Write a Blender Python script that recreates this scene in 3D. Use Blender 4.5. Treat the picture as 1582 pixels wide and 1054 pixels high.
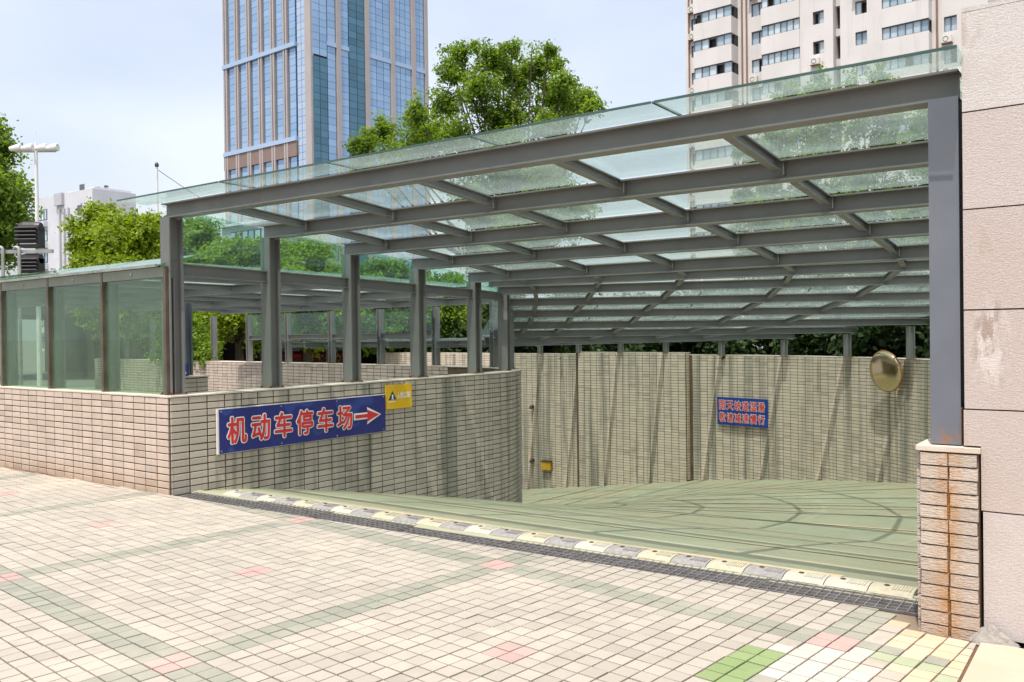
import bpy, bmesh, math, random
import numpy as np
from mathutils import Vector, Matrix
from mathutils.geometry import delaunay_2d_cdt, tessellate_polygon

random.seed(7)
rng = np.random.default_rng(7)
S = bpy.context.scene
COL = S.collection
for o in list(bpy.data.objects):
    bpy.data.objects.remove(o)

# ------------------------------------------------------------------ camera
FW = Vector((0, math.cos(.0078), -.0078)).normalized()
RT = Vector((1, 0, -.0125)); RT = (RT - FW * RT.dot(FW)).normalized()
UP = RT.cross(FW)
EYE = Vector((0, 0, 1.5))
FPX = 1346.0
cd = bpy.data.cameras.new('camera'); cam = bpy.data.objects.new('camera', cd); COL.objects.link(cam)
cam.matrix_world = Matrix((RT, UP, -FW)).transposed().to_4x4()
cam.location = EYE
cd.sensor_width = 36.0; cd.lens = 36.0 * FPX / 1582.0
cd.clip_start = .05; cd.clip_end = 6000
S.camera = cam

# ------------------------------------------------------------------ light
LIGHT = Vector((.14, .36, -1.0)).normalized()
world = bpy.data.worlds.new('World'); S.world = world; world.use_nodes = True
wn = world.node_tree.nodes; wl = world.node_tree.links
bg = wn['Background']
sky = wn.new('ShaderNodeTexSky'); sky.sky_type = 'NISHITA'; sky.sun_disc = False
sky.sun_elevation = math.asin(-LIGHT.z); sky.sun_rotation = math.atan2(-LIGHT.x, -LIGHT.y)
sky.air_density = 1.0; sky.dust_density = 6.0; sky.ozone_density = 1.0
# thin high haze veils the whole sky: a pale even layer with faint cloud streaks added to the clear-sky model
tc = wn.new('ShaderNodeTexCoord'); mp = wn.new('ShaderNodeMapping'); mp.inputs['Scale'].default_value = (1.2, 1.2, 3.2); wl.new(tc.outputs['Generated'], mp.inputs[0])
cn = wn.new('ShaderNodeTexNoise'); wl.new(mp.outputs[0], cn.inputs['Vector']); cn.inputs['Scale'].default_value = 1.6; cn.inputs['Detail'].default_value = 5
cr = wn.new('ShaderNodeMapRange'); wl.new(cn.outputs[0], cr.inputs[0]); cr.inputs[1].default_value = .38; cr.inputs[2].default_value = .68
veil = wn.new('ShaderNodeMix'); veil.data_type = 'RGBA'; wl.new(cr.outputs[0], veil.inputs[0]); veil.inputs[6].default_value = (3.35, 3.55, 3.9, 1); veil.inputs[7].default_value = (4.8, 4.85, 4.95, 1)
addv = wn.new('ShaderNodeMix'); addv.data_type = 'RGBA'; addv.blend_type = 'ADD'; addv.inputs[0].default_value = 1; wl.new(sky.outputs[0], addv.inputs[6]); wl.new(veil.outputs[2], addv.inputs[7])
wl.new(addv.outputs[2], bg.inputs[0]); bg.inputs[1].default_value = .12
sd = bpy.data.lights.new('sun', 'SUN'); sun = bpy.data.objects.new('sun', sd); COL.objects.link(sun)
sd.energy = 4.3; sd.angle = math.radians(.5); sd.color = (1, .965, .91)
sun.rotation_euler = LIGHT.to_track_quat('-Z', 'Y').to_euler(); sun.location = (-5, -10, 40)
S.view_settings.view_transform = 'Standard'; S.view_settings.look = 'None'
S.view_settings.exposure = .21; S.view_settings.gamma = 1; S.view_settings.use_curve_mapping = False
S.render.engine = 'CYCLES'
S.cycles.transparent_max_bounces = 40; S.cycles.max_bounces = 10; S.cycles.use_denoising = True

# ------------------------------------------------------------------ helpers
def V(*a): return Vector(a if len(a) == 3 else (a[0], a[1], 0))
def project(p):
    q = Vector(p) - EYE; w = q.dot(FW)
    if w < .1: return None
    return 791 + FPX * q.dot(RT) / w, 527 - FPX * q.dot(UP) / w, w

def tag(o, label=None, cat=None, group=None, kind=None):
    if label: o['label'] = label
    if cat: o['category'] = cat
    if group: o['group'] = group
    if kind: o['kind'] = kind
    return o
def link(name, data, parent=None, loc=None):
    o = bpy.data.objects.new(name, data); COL.objects.link(o)
    if loc is not None: o.location = loc
    if parent: o.parent = parent
    return o
def thing(name, loc, label, cat, group=None):
    return tag(link(name, None, None, loc), label, cat, group)
def base_of(parent):
    b = Vector((0, 0, 0))
    while parent: b = b + parent.location; parent = parent.parent
    return b

class MB:
    def __init__(s): s.v = []; s.f = []; s.m = []
    def add(s, vs, fs, mi=0):
        n = len(s.v); s.v += [tuple(v) for v in vs]; s.f += [tuple(i + n for i in f) for f in fs]; s.m += [mi] * len(fs)
        return s
    def obox(s, c, ax, ay, az, hx, hy, hz, mi=0, skip=()):
        c = Vector(c); X = ax * hx; Y = ay * hy; Z = az * hz
        vs = [c + X * i + Y * j + Z * k for k in (-1, 1) for j in (-1, 1) for i in (-1, 1)]
        fs = [(0, 2, 3, 1), (4, 5, 7, 6), (0, 1, 5, 4), (1, 3, 7, 5), (3, 2, 6, 7), (2, 0, 4, 6)]
        return s.add(vs, [f for i, f in enumerate(fs) if i not in skip], mi)
    def box(s, lo, hi, mi=0):
        lo = Vector(lo); hi = Vector(hi); h = (hi - lo) / 2
        return s.obox((lo + hi) / 2, V(1, 0, 0), V(0, 1, 0), V(0, 0, 1), h.x, h.y, h.z, mi)
    def bar(s, a, b, w, h, up=Vector((0, 0, 1)), mi=0):
        a = Vector(a); b = Vector(b); x = (b - a); L = x.length; x.normalize()
        y = up.cross(x).normalized(); z = x.cross(y)
        return s.obox((a + b) / 2, x, y, z, L / 2, w / 2, h / 2, mi)
    def tube(s, pts, rad, n=10, cap=True, mi=0):
        pts = [Vector(p) for p in pts]
        if not hasattr(rad, '__len__'): rad = [rad] * len(pts)
        rings = []; vs = []
        for i, p in enumerate(pts):
            t = (pts[min(i + 1, len(pts) - 1)] - pts[max(i - 1, 0)]).normalized()
            a = t.cross(Vector((0, 0, 1)) if abs(t.z) < .9 else Vector((1, 0, 0))).normalized(); b = t.cross(a)
            rings.append(len(vs))
            for k in range(n):
                q = 2 * math.pi * k / n; vs.append(p + (a * math.cos(q) + b * math.sin(q)) * rad[i])
        fs = []
        for i in range(len(pts) - 1):
            for k in range(n):
                fs.append((rings[i] + k, rings[i] + (k + 1) % n, rings[i + 1] + (k + 1) % n, rings[i + 1] + k))
        if cap: fs += [tuple(range(n))[::-1], tuple(rings[-1] + k for k in range(n))]
        return s.add(vs, fs, mi)
    def lathe(s, c, axis, prof, n=24, mi=0):
        c = Vector(c); axis = axis.normalized()
        a = axis.cross(Vector((0, 0, 1)) if abs(axis.z) < .9 else Vector((1, 0, 0))).normalized(); b = axis.cross(a)
        vs = [c + axis * h + (a * math.cos(2 * math.pi * k / n) + b * math.sin(2 * math.pi * k / n)) * r for r, h in prof for k in range(n)]
        fs = [(i * n + k, i * n + (k + 1) % n, (i + 1) * n + (k + 1) % n, (i + 1) * n + k) for i in range(len(prof) - 1) for k in range(n)]
        return s.add(vs, fs, mi)
    def prism(s, q, dz, mi=0):
        """closed slab from a polygon q (list of 3D) extruded by vector dz"""
        n = len(q); dz = Vector(dz); vs = [Vector(p) for p in q] + [Vector(p) + dz for p in q]
        fs = [tuple(range(n))[::-1], tuple(range(n, 2 * n))] + [(i, (i + 1) % n, n + (i + 1) % n, n + i) for i in range(n)]
        return s.add(vs, fs, mi)
    def ibeam(s, a, b, depth, fw, tf=.012, tw=.009, mi=0, up=Vector((0, 0, 1))):
        a = Vector(a); b = Vector(b); u = up * (depth / 2 - tf / 2)
        s.bar(a + u, b + u, fw, tf, up, mi); s.bar(a - u, b - u, fw, tf, up, mi); s.bar(a, b, tw, depth - 2 * tf, up, mi)
        return s
    def hpost(s, p, z0, z1, fx, w=.15, t=.013, mi=0):
        """H column: flanges face +-fx"""
        p = Vector((p[0], p[1], 0)); fx = Vector((fx[0], fx[1], 0)).normalized(); fy = Vector((-fx.y, fx.x, 0)); Z = V(0, 0, 1)
        zc = (z0 + z1) / 2; hz = (z1 - z0) / 2
        for sg in (-1, 1):
            s.obox(p + fx * sg * (w / 2 - t / 2) + Z * zc, fx, fy, Z, t / 2, w / 2, hz, mi)
        s.obox(p + Z * zc, fx, fy, Z, w / 2 - t, .006, hz, mi)
        return s
    def build(s, name, mats, parent=None, smooth=False, kind=None):
        b = base_of(parent)
        me = bpy.data.meshes.new(name); me.from_pydata([(v[0] - b.x, v[1] - b.y, v[2] - b.z) for v in s.v], [], s.f)
        if not isinstance(mats, (list, tuple)): mats = [mats]
        for m in mats: me.materials.append(m)
        if len(mats) > 1: me.polygons.foreach_set('material_index', s.m)
        if smooth: me.polygons.foreach_set('use_smooth', [True] * len(s.f))
        me.update()
        o = link(name, me, parent)
        if kind: o['kind'] = kind
        return o

# ------------------------------------------------------------------ materials
class NT:
    def __init__(s, name):
        s.mat = bpy.data.materials.new(name); s.mat.use_nodes = True; s.t = s.mat.node_tree; s.n = s.t.nodes; s.n.clear()
        s.out = s.n.new('ShaderNodeOutputMaterial')
    def N(s, t, **k):
        n = s.n.new(t)
        for a, v in k.items(): setattr(n, a, v)
        return n
    def L(s, a, b): s.t.links.new(a, b)
    def setv(s, sock, v):
        if hasattr(v, 'node'): s.L(v, sock)
        elif isinstance(v, (tuple, list)): sock.default_value = (*v[:3], 1.0) if len(sock.default_value) == 4 else v
        else: sock.default_value = v
    def pos(s):
        return s.N('ShaderNodeNewGeometry').outputs['Position']
    def noise(s, scale, detail=4, rough=.55, vec=None, stretch=None):
        v = vec or s.pos()
        if stretch:
            m = s.N('ShaderNodeMapping'); s.L(v, m.inputs[0]); m.inputs['Scale'].default_value = stretch; v = m.outputs[0]
        n = s.N('ShaderNodeTexNoise'); s.L(v, n.inputs['Vector']); n.inputs['Scale'].default_value = scale
        n.inputs['Detail'].default_value = detail; n.inputs['Roughness'].default_value = rough
        return n.outputs[0]
    def rng(s, v, a, b, c=0., d=1.):
        m = s.N('ShaderNodeMapRange'); s.setv(m.inputs[0], v)
        for i, x in enumerate((a, b, c, d)): m.inputs[i + 1].default_value = x
        return m.outputs[0]
    def mix(s, f, a, b, mode='MIX'):
        m = s.N('ShaderNodeMix', data_type='RGBA', blend_type=mode); s.setv(m.inputs[0], f); s.setv(m.inputs[6], a); s.setv(m.inputs[7], b)
        return m.outputs[2]
    def math(s, op, a, b=0.):
        m = s.N('ShaderNodeMath', operation=op); s.setv(m.inputs[0], a); s.setv(m.inputs[1], b); return m.outputs[0]
    def rand(s):
        g = s.N('ShaderNodeNewGeometry').outputs['Random Per Island']; o = s.N('ShaderNodeObjectInfo').outputs['Random']
        return s.math('FRACT', s.math('ADD', g, o))
    def bump(s, h, strength=.3, dist=.01):
        b = s.N('ShaderNodeBump'); s.L(h, b.inputs['Height']); b.inputs['Strength'].default_value = strength; b.inputs['Distance'].default_value = dist
        return b.outputs[0]
    def princ(s, col, rough=.6, metal=0., normal=None, spec=.5):
        p = s.N('ShaderNodeBsdfPrincipled'); s.setv(p.inputs['Base Color'], col); s.setv(p.inputs['Roughness'], rough)
        p.inputs['Metallic'].default_value = metal; p.inputs['Specular IOR Level'].default_value = spec
        if normal: s.L(normal, p.inputs['Normal'])
        s.L(p.outputs[0], s.out.inputs[0]); return p

def simple(name, a, b=None, scale=3, rough=.6, metal=0., bump=.15, bscale=60, var=.0, spec=.4, bd=.004):
    t = NT(name); b = b or tuple(x * .8 for x in a)
    c = t.mix(t.rng(t.noise(scale), .35, .68), a, b)
    if var: c = t.mix(1., c, t.mix(t.rand(), (1 - var,) * 3, (1 + var,) * 3), 'MULTIPLY')
    nrm = t.bump(t.noise(bscale, 3), bump, bd) if bump else None
    t.princ(c, t.rng(t.noise(scale * 4), .3, .7, max(rough - .1, .02), rough + .1), metal, nrm, spec)
    return t.mat

def brick_mat(name, c1, c2, stain, amount, rust=.25, foot=None, run=None):
    t = NT(name); P = t.pos()
    c = t.mix(t.rand(), c1, c2)
    c = t.mix(t.rng(t.math('FRACT', t.math('MULTIPLY', t.rand(), 7.13)), .86, .97, 0, .55), c, tuple(x * .70 for x in c2))
    c = t.mix(t.rng(t.noise(28, 3), .45, .75, 0, .35), c, tuple(x * .72 for x in c1))
    st = t.rng(t.noise(1.0, 3, .6, P, (3.2, 3.2, .16)), .50, .66, 0, amount)
    c = t.mix(st, c, stain)
    st2 = t.rng(t.noise(1.0, 2, .5, P, (7, 7, .4)), .6, .74, 0, amount * .7)
    c = t.mix(st2, c, tuple(x * .62 for x in stain))
    c = t.mix(t.rng(t.noise(1.0, 3, .6, P, (5, 5, 1.1)), .64, .78, 0, rust), c, (.42, .22, .07))
    if foot:
        z = t.N('ShaderNodeSeparateXYZ'); t.L(P, z.inputs[0])
        c = t.mix(t.math('MULTIPLY', t.rng(z.outputs[2], foot[0], foot[1], 1, 0), t.rng(t.noise(4), .3, .7, .2, .7)), c, (.33, .19, .10))
    if run:
        dp = t.N('ShaderNodeVectorMath', operation='DOT_PRODUCT'); t.L(P, dp.inputs[0]); dp.inputs[1].default_value = (.8, -.6, 0)
        e = t.math('ABSOLUTE', t.math('SUBTRACT', dp.outputs['Value'], run))
        c = t.mix(t.math('MULTIPLY', t.rng(e, .004, .075, 1, 0), t.rng(t.noise(1, 4, .65, P, (26, 26, 9)), .34, .62, .1, .85)), c, (.40, .185, .04))
    n = t.bump(t.noise(90 if not run else 38, 4, .6, P, (1, 1, 3.5)), .5 if not run else .9, .004 if not run else .014)
    t.princ(c, .7, 0, n, .3)
    return t.mat

def steel_mat(name, c, rust=.6):
    t = NT(name); P = t.pos()
    col = t.mix(t.rng(t.noise(2.2), .35, .7), c, tuple(x * .82 for x in c))
    col = t.mix(t.rng(t.noise(1, 3, .6, P, (14, 14, .8)), .58, .75, 0, .35), col, (.21, .19, .155))
    col = t.mix(t.rng(t.noise(7, 5, .7), .66, .74, 0, rust), col, (.22, .10, .045))
    z = t.N('ShaderNodeSeparateXYZ'); t.L(P, z.inputs[0])
    foot = t.math('MULTIPLY', t.rng(z.outputs[2], .93, 1.03, 1, 0), t.rng(t.noise(24, 4), .46, .6, 0, .85))
    col = t.mix(foot, col, (.26, .12, .05))
    t.princ(col, t.rng(t.noise(9), .3, .7, .38, .58), .0, t.bump(t.noise(45), .12, .003), .5)
    return t.mat

def glass_mat(name, tint, dust=.10, refl=1.0, dustcol=(.75, .80, .78)):
    t = NT(name)
    lw = t.N('ShaderNodeLayerWeight'); lw.inputs[0].default_value = .5
    f = t.math('POWER', lw.outputs['Facing'], 4.5)
    f = t.rng(f, 0, 1, .035 * refl, .50 * refl)
    tr = t.N('ShaderNodeBsdfTransparent'); tr.inputs[0].default_value = (*tint, 1)
    gl = t.N('ShaderNodeBsdfGlossy'); gl.inputs['Roughness'].default_value = .015; gl.inputs[0].default_value = (.92, 1, .97, 1)
    nn = t.bump(t.noise(2.0, 2), .06, .02); t.L(nn, gl.inputs['Normal'])
    d1 = t.N('ShaderNodeBsdfDiffuse'); d1.inputs[0].default_value = (*dustcol, 1)
    d2 = t.N('ShaderNodeBsdfTranslucent'); d2.inputs[0].default_value = (*dustcol, 1)
    dm = t.N('ShaderNodeMixShader'); dm.inputs[0].default_value = .6; t.L(d1.outputs[0], dm.inputs[1]); t.L(d2.outputs[0], dm.inputs[2])
    m1 = t.N('ShaderNodeMixShader'); t.L(t.rng(t.noise(1.6, 5, .65), .3, .75, dust * .45, dust * 1.6), m1.inputs[0]); t.L(tr.outputs[0], m1.inputs[1]); t.L(dm.outputs[0], m1.inputs[2])
    m2 = t.N('ShaderNodeMixShader'); t.L(f, m2.inputs[0]); t.L(m1.outputs[0], m2.inputs[1]); t.L(gl.outputs[0], m2.inputs[2])
    t.L(m2.outputs[0], t.out.inputs[0])
    return t.mat

def leaf_mat(name, c1, c2, tr=.48):
    t = NT(name)
    c = t.mix(t.rand(), c1, c2)
    c = t.mix(t.rng(t.noise(.9, 3), .35, .65), c, tuple(x * .72 for x in c1))
    d = t.N('ShaderNodeBsdfPrincipled'); t.L(c, d.inputs['Base Color']); d.inputs['Roughness'].default_value = .55; d.inputs['Specular IOR Level'].default_value = .3
    l = t.N('ShaderNodeBsdfTranslucent'); t.L(t.mix(1., c, (1.5, 1.45, .6), 'MULTIPLY'), l.inputs[0])
    m = t.N('ShaderNodeMixShader'); m.inputs[0].default_value = tr; t.L(d.outputs[0], m.inputs[1]); t.L(l.outputs[0], m.inputs[2]); t.L(m.outputs[0], t.out.inputs[0])
    return t.mat

def tile_mat(name, c1, c2, dirt=.25, gloss=.5):
    t = NT(name); P = t.pos()
    c = t.mix(t.rand(), c1, c2)
    c = t.mix(t.rng(t.math('FRACT', t.math('MULTIPLY', t.rand(), 7.13)), .85, .97, 0, .3), c, tuple(x * .78 for x in c2))
    c = t.mix(t.rng(t.noise(130, 2), .52, .7, 0, .22), c, tuple(x * .7 for x in c1))
    c = t.mix(t.rng(t.noise(.9, 5, .62), .48, .72, 0, dirt), c, (.50, .44, .35))
    c = t.mix(t.rng(t.noise(3.5, 4), .58, .75, 0, dirt * .8), c, tuple(x * .75 for x in c2))
    t.princ(c, t.rng(t.noise(5), .3, .7, gloss, gloss + .25), 0, t.bump(t.noise(160, 2), .25, .002), .35)
    return t.mat

M = {}
M['steel'] = steel_mat('grey_painted_steel', (.180, .184, .174), .8)
M['steel_blue'] = steel_mat('blue_grey_painted_steel', (.135, .150, .178), .6)
M['mullion'] = simple('bronze_mullion', (.11, .085, .06), (.16, .13, .10), 6, .4, .5, .05)
M['alu'] = simple('weathered_aluminium', (.45, .44, .40), (.30, .29, .26), 4, .35, .7, .05)
M['glass'] = glass_mat('canopy_glass', (.845, .90, .88), .13, 1.1, (.66, .76, .75))
M['glass_roof'] = glass_mat('dusty_roof_glass', (.86, .91, .90), .34, .6, (.80, .85, .85))
M['glass_fence'] = glass_mat('fence_glass', (.72, .84, .73), .10, 1.4, (.50, .66, .50))
M['glass_clear'] = glass_mat('clerestory_glass', (.74, .89, .83), .05, 1.0, (.6, .75, .68))
M['brick'] = brick_mat('pinkish_cream_brick', (.54, .445, .37), (.475, .39, .325), (.42, .345, .27), .4, .3, (0., .22))  # pinkish cream brick, browner towards the foot
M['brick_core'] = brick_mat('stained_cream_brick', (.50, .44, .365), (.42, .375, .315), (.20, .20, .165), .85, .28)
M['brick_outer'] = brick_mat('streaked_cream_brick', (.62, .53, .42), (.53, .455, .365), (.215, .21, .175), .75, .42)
M['brick_pier'] = brick_mat('rust_run_brick', (.50, .45, .40), (.43, .375, .325), (.45, .30, .15), .3, .5, (0., .4), .8 * 2.03 - .6 * 4.35 + .1325)
M['pier_mortar'] = brick_mat('pier_mortar', (.16, .10, .06), (.13, .085, .05), (.2, .12, .06), .3, .6, None, .8 * 2.03 - .6 * 4.35 + .1325)
M['mortar'] = simple('dark_brown_mortar', (.085, .055, .034), (.14, .097, .064), 5, .9, 0, .3, 40)
M['cement'] = simple('cement_cap', (.60, .53, .44), (.48, .42, .35), 3, .85, 0, .4, 30, 0, .2, .006)
M['cement_grey'] = simple('patched_grey_cement', (.30, .275, .25), (.20, .18, .165), 9, .95, 0, .9, 22, 0, .2, .02)
M['slab'] = simple('tan_stone_slab', (.50, .38, .29), (.43, .32, .24), 2, .8, 0, .3, 60)
M['ramp'] = None
M['joint'] = None
M['tile'] = tile_mat('cream_paving_tile', (.365, .328, .278), (.318, .284, .24), .5)
M['tile_green'] = tile_mat('grey_green_paving_tile', (.265, .262, .212), (.222, .222, .18), .35)
M['tile_pink'] = tile_mat('pink_paving_tile', (.41, .275, .245), (.36, .245, .22), .35)
M['tile_lime'] = tile_mat('lime_painted_tile', (.19, .255, .105), (.215, .275, .125), .35)
M['tile_pale'] = tile_mat('pale_lime_tile', (.30, .335, .215), (.31, .335, .23), .25)
M['tile_white'] = tile_mat('whitewashed_tile', (.45, .418, .375), (.41, .375, .33), .3)
M['tile_tan'] = tile_mat('rust_tinted_tile', (.48, .34, .22), (.50, .40, .29), .2)
M['granite'] = None
M['sign_blue'] = None
M['sign_edge'] = simple('white_sign_edge', (.78, .76, .70), (.62, .58, .5), 8, .5, 0, .05)
M['sign_red'] = simple('red_lettering', (.62, .035, .04), (.52, .03, .035), 6, .45, 0, .05)
M['sign_white'] = simple('white_lettering', (.82, .80, .78), (.74, .72, .70), 6, .5, 0, .05)
M['sign_yellow'] = simple('yellow_sign', (.78, .47, .015), (.70, .41, .01), 4, .4, 0, .05)
M['sign_navy'] = simple('navy_emblem', (.03, .04, .11), (.03, .04, .09), 4, .5, 0, 0)
M['sign_plain_blue'] = simple('blue_sign_face', (.015, .055, .27), (.012, .045, .22), 4, .4, 0, .05)
M['asphalt'] = simple('asphalt', (.07, .07, .068), (.05, .05, .05), 2, .9, 0, .4, 80)
M['ground'] = simple('city_ground', (.16, .155, .145), (.12, .12, .11), .3, .9, 0, .2, 20)
M['soil'] = simple('planting_soil', (.045, .035, .025), (.03, .03, .02), 4, 1., 0, .6, 20)
M['grate'] = simple('grate_iron', (.27, .26, .26), (.18, .16, .15), 12, .5, .4, .2)
M['trench'] = simple('drain_trench', (.025, .02, .018), (.04, .032, .028), 8, .95, 0, .3)
M['bump_yellow'] = simple('faded_yellow_rubber', (.41, .375, .27), (.33, .305, .23), 34, .75, 0, .4, 60)
M['bump_pale'] = simple('bleached_yellow_rubber', (.43, .40, .33), (.37, .345, .285), 34, .75, 0, .4, 60)
M['bump_black'] = simple('faded_black_rubber', (.20, .19, .19), (.28, .265, .245), 34, .8, 0, .4, 60)
M['bolt'] = simple('rusty_bolt', (.10, .055, .03), (.06, .04, .03), 20, .7, .5, .2)
M['leaf'] = leaf_mat('tree_leaves', (.145, .245, .022), (.225, .325, .040))
M['leaf_bright'] = leaf_mat('bright_tree_leaves', (.20, .295, .014), (.28, .36, .030), .45)
M['leaf_dark'] = leaf_mat('dark_hedge_leaves', (.022, .05, .012), (.05, .09, .02), .3)
M['leaf_mid'] = leaf_mat('mid_green_leaves', (.145, .245, .028), (.225, .325, .045), .48)
M['bark'] = simple('bark', (.09, .07, .05), (.06, .05, .035), 9, .95, 0, .8, 25, 0, .2, .03)
M['glass_edge'] = simple('dark_glass_edge', (.05, .10, .085), (.035, .07, .06), 3, .3, 0, 0)
M['white_paint'] = simple('white_paint', (.72, .72, .70), (.62, .61, .58), 3, .4, 0, .05)
M['black_plastic'] = simple('black_plastic', (.035, .033, .038), (.05, .045, .045), 8, .5, 0, .1)
M['dark_wall'] = simple('dark_shop_front', (.035, .03, .027), (.022, .02, .018), 2, .8, 0, .2)
M['apt'] = None
M['apt_frame'] = simple('window_frame_dark', (.10, .12, .13), (.08, .09, .10), 3, .5, 0, 0)
M['apt_glass'] = None
M['shade'] = simple('dark_room', (.03, .03, .035), (.05, .045, .045), 1, .6, 0, 0)
M['ac'] = simple('air_conditioner_shell', (.62, .60, .55), (.5, .48, .43), 5, .5, 0, .05)
M['pipe'] = simple('rusty_bracket', (.26, .15, .09), (.18, .11, .08), 10, .8, 0, 0)
M['far_white'] = simple('far_white_plaster', (.56, .57, .60), (.49, .50, .53), .4, .8, 0, 0)
M['far_grey'] = simple('far_grey_plaster', (.42, .42, .44), (.37, .37, .39), .4, .8, 0, 0)
M['tower_stone'] = simple('tower_stone', (.375, .335, .325), (.335, .30, .292), .1, .6, 0, 0)
M['tower_stone_dark'] = simple('tower_stone_dark', (.22, .155, .13), (.19, .135, .115), .1, .6, 0, 0)
M['tower_dark'] = simple('tower_dark_reveal', (.05, .07, .10), (.06, .075, .10), .1, .4, 0, 0)

def ramp_mat():
    t = NT('green_ramp_coating'); P = t.pos()
    c = t.mix(t.rng(t.noise(1.4, 4), .35, .68), (.325, .33, .222), (.27, .28, .19))
    c = t.mix(t.rng(t.noise(.5, 5, .65), .44, .68, 0, .7), c, (.345, .295, .19))
    c = t.mix(t.rng(t.noise(1, 3, .6, P, (1.2, 9, 1)), .58, .75, 0, .3), c, (.22, .27, .18))
    t.princ(c, t.rng(t.noise(6), .3, .7, .5, .75), 0, t.bump(t.noise(70, 3), .3, .004), .3)
    return t.mat
M['ramp'] = ramp_mat()
def joint_mat():
    t = NT('paving_joints')
    k = t.rng(t.noise(.9, 2.2, .55), .46, .66)
    c = t.mix(k, (.095, .050, .030), (.27, .22, .165))
    t.princ(c, .9, 0, t.bump(t.noise(90), .4, .004), .2)
    return t.mat
M['joint'] = joint_mat()
def granite_mat():
    t = NT('flamed_pink_granite'); P = t.pos()
    c = t.mix(t.rng(t.noise(260, 2, .7), .38, .64), (.52, .465, .43), (.39, .34, .31))
    c = t.mix(t.rand(), t.mix(1., c, (.93, .90, .90), 'MULTIPLY'), t.mix(1., c, (1.08, 1.15, 1.20), 'MULTIPLY'))
    c = t.mix(t.rng(t.noise(2.1, 6, .66), .45, .68, 0, .6), c, (.42, .35, .315))
    c = t.mix(t.rng(t.noise(1., 4, .6, P, (5, 5, 1.5)), .63, .70, 0, .55), c, (.36, .27, .215))
    dp = t.N('ShaderNodeVectorMath', operation='DOT_PRODUCT'); t.L(P, dp.inputs[0]); dp.inputs[1].default_value = (.8, -.6, 0)
    z = t.N('ShaderNodeSeparateXYZ'); t.L(P, z.inputs[0])
    dx = t.math('DIVIDE', t.math('SUBTRACT', dp.outputs['Value'], .8 * 2.03 - .6 * 4.35 + .315), .085); dz = t.math('DIVIDE', t.math('SUBTRACT', z.outputs[2], 1.42), .22)
    dd = t.math('ADD', t.math('MULTIPLY', dx, dx), t.math('MULTIPLY', dz, dz))
    e = t.rng(dd, .2, 1.4, 1, 0)
    c = t.mix(t.math('MULTIPLY', e, t.rng(t.noise(1, 4, .7, P, (24, 24, 9)), .42, .56, 0, .6)), c, (.60, .56, .53))
    c = t.mix(t.math('MULTIPLY', e, t.rng(t.noise(1, 4, .7, P, (14, 14, 5)), .54, .62, 0, .8)), c, (.27, .20, .16))
    n = t.bump(t.noise(55, 5, .7, P, (1, 1, 2.2)), .5, .008)
    t.princ(c, .65, 0, n, .35)
    return t.mat
M['granite'] = granite_mat()
def sign_mat():
    t = NT('blue_sign_print'); P = t.pos()
    vo = t.N('ShaderNodeTexVoronoi', feature='SMOOTH_F1'); t.L(P, vo.inputs['Vector']); vo.inputs['Scale'].default_value = 2.6; vo.inputs['Randomness'].default_value = 1
    d = vo.outputs['Distance']
    c = t.mix(t.rng(d, .22, .25, .55, 0.), (.020, .026, .17), (.045, .085, .34))
    c = t.mix(t.rng(d, .10, .22, .9, 0.), c, (.016, .018, .12))
    t.princ(c, .28, 0, None, .5)
    return t.mat
M['sign_blue'] = sign_mat()
def panel_glass(name, c1, c2, rough=.08, metal=.0, spec=1.0):
    t = NT(name)
    c = t.mix(t.rand(), c1, c2)
    c = t.mix(t.rng(t.noise(.06, 3), .4, .6, 0, .35), c, c2)
    t.princ(c, rough, metal, None, spec)
    return t.mat
M['tower_glass'] = panel_glass('tower_blue_glass', (.20, .33, .51), (.29, .43, .61), .08, .3)
M['tower_pale'] = panel_glass('tower_pale_glass', (.32, .42, .57), (.39, .48, .61), .1, .2)
M['tower_teal'] = panel_glass('tower_teal_glass', (.025, .10, .15), (.05, .16, .24), .08, .1)
M['apt_glass'] = panel_glass('flat_window_glass', (.16, .25, .33), (.50, .58, .63), .1, 0)
def apt_mat():
    t = NT('pink_beige_wall_tile'); P = t.pos()
    c = t.mix(t.rng(t.noise(.25, 4), .35, .65), (.61, .58, .56), (.55, .52, .50))
    c = t.mix(t.rng(t.noise(1, 4, .6, P, (1.6, 1.6, .12)), .55, .75, 0, .4), c, (.42, .365, .33))
    t.princ(c, .75, 0, None, .25)
    return t.mat
M['apt'] = apt_mat()
M['mirror'] = None
def mirror_mat():
    t = NT('tarnished_convex_mirror')
    t.princ(t.mix(t.rng(t.noise(3, 4), .3, .7), (.62, .50, .31), (.50, .40, .25)), .14, .9, None, .5); return t.mat
M['mirror'] = mirror_mat()
M['mirror_rim'] = simple('orange_mirror_rim', (.33, .17, .07), (.26, .14, .06), 6, .5, 0, 0)
M['amber'] = simple('amber_lens', (.55, .33, .03), (.45, .25, .02), 9, .25, 0, 0)

# ------------------------------------------------------------------ plan of the place
D = Vector((.585, .811, 0)).normalized()         # along the ramp, into the picture
O_ = Vector((.8, -.6, 0))                        # along the opening, towards the pillar
C = Vector((-3.30, 8.36, 0))                     # corner of the brick walls
NR = Vector((D.y, -D.x, 0))                      # from the core wall towards the ramp
LS = 5.135; RI = 2.2; RO = 9.9
OC = C + D * LS - NR * RI                        # centre of the turn
TH0 = math.atan2(NR.y, NR.x); TH1 = math.radians(48.6)
E_ = Vector((-math.sin(TH1), math.cos(TH1), 0))  # after the turn
NE = Vector((math.cos(TH1), math.sin(TH1), 0))
PIL = Vector((2.03, 4.35, 0))
ZT = .943
PITCH_U, PITCH_V = .205, .0675
def pol(r, th, z=0.): return Vector((OC.x + r * math.cos(th), OC.y + r * math.sin(th), z))

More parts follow.
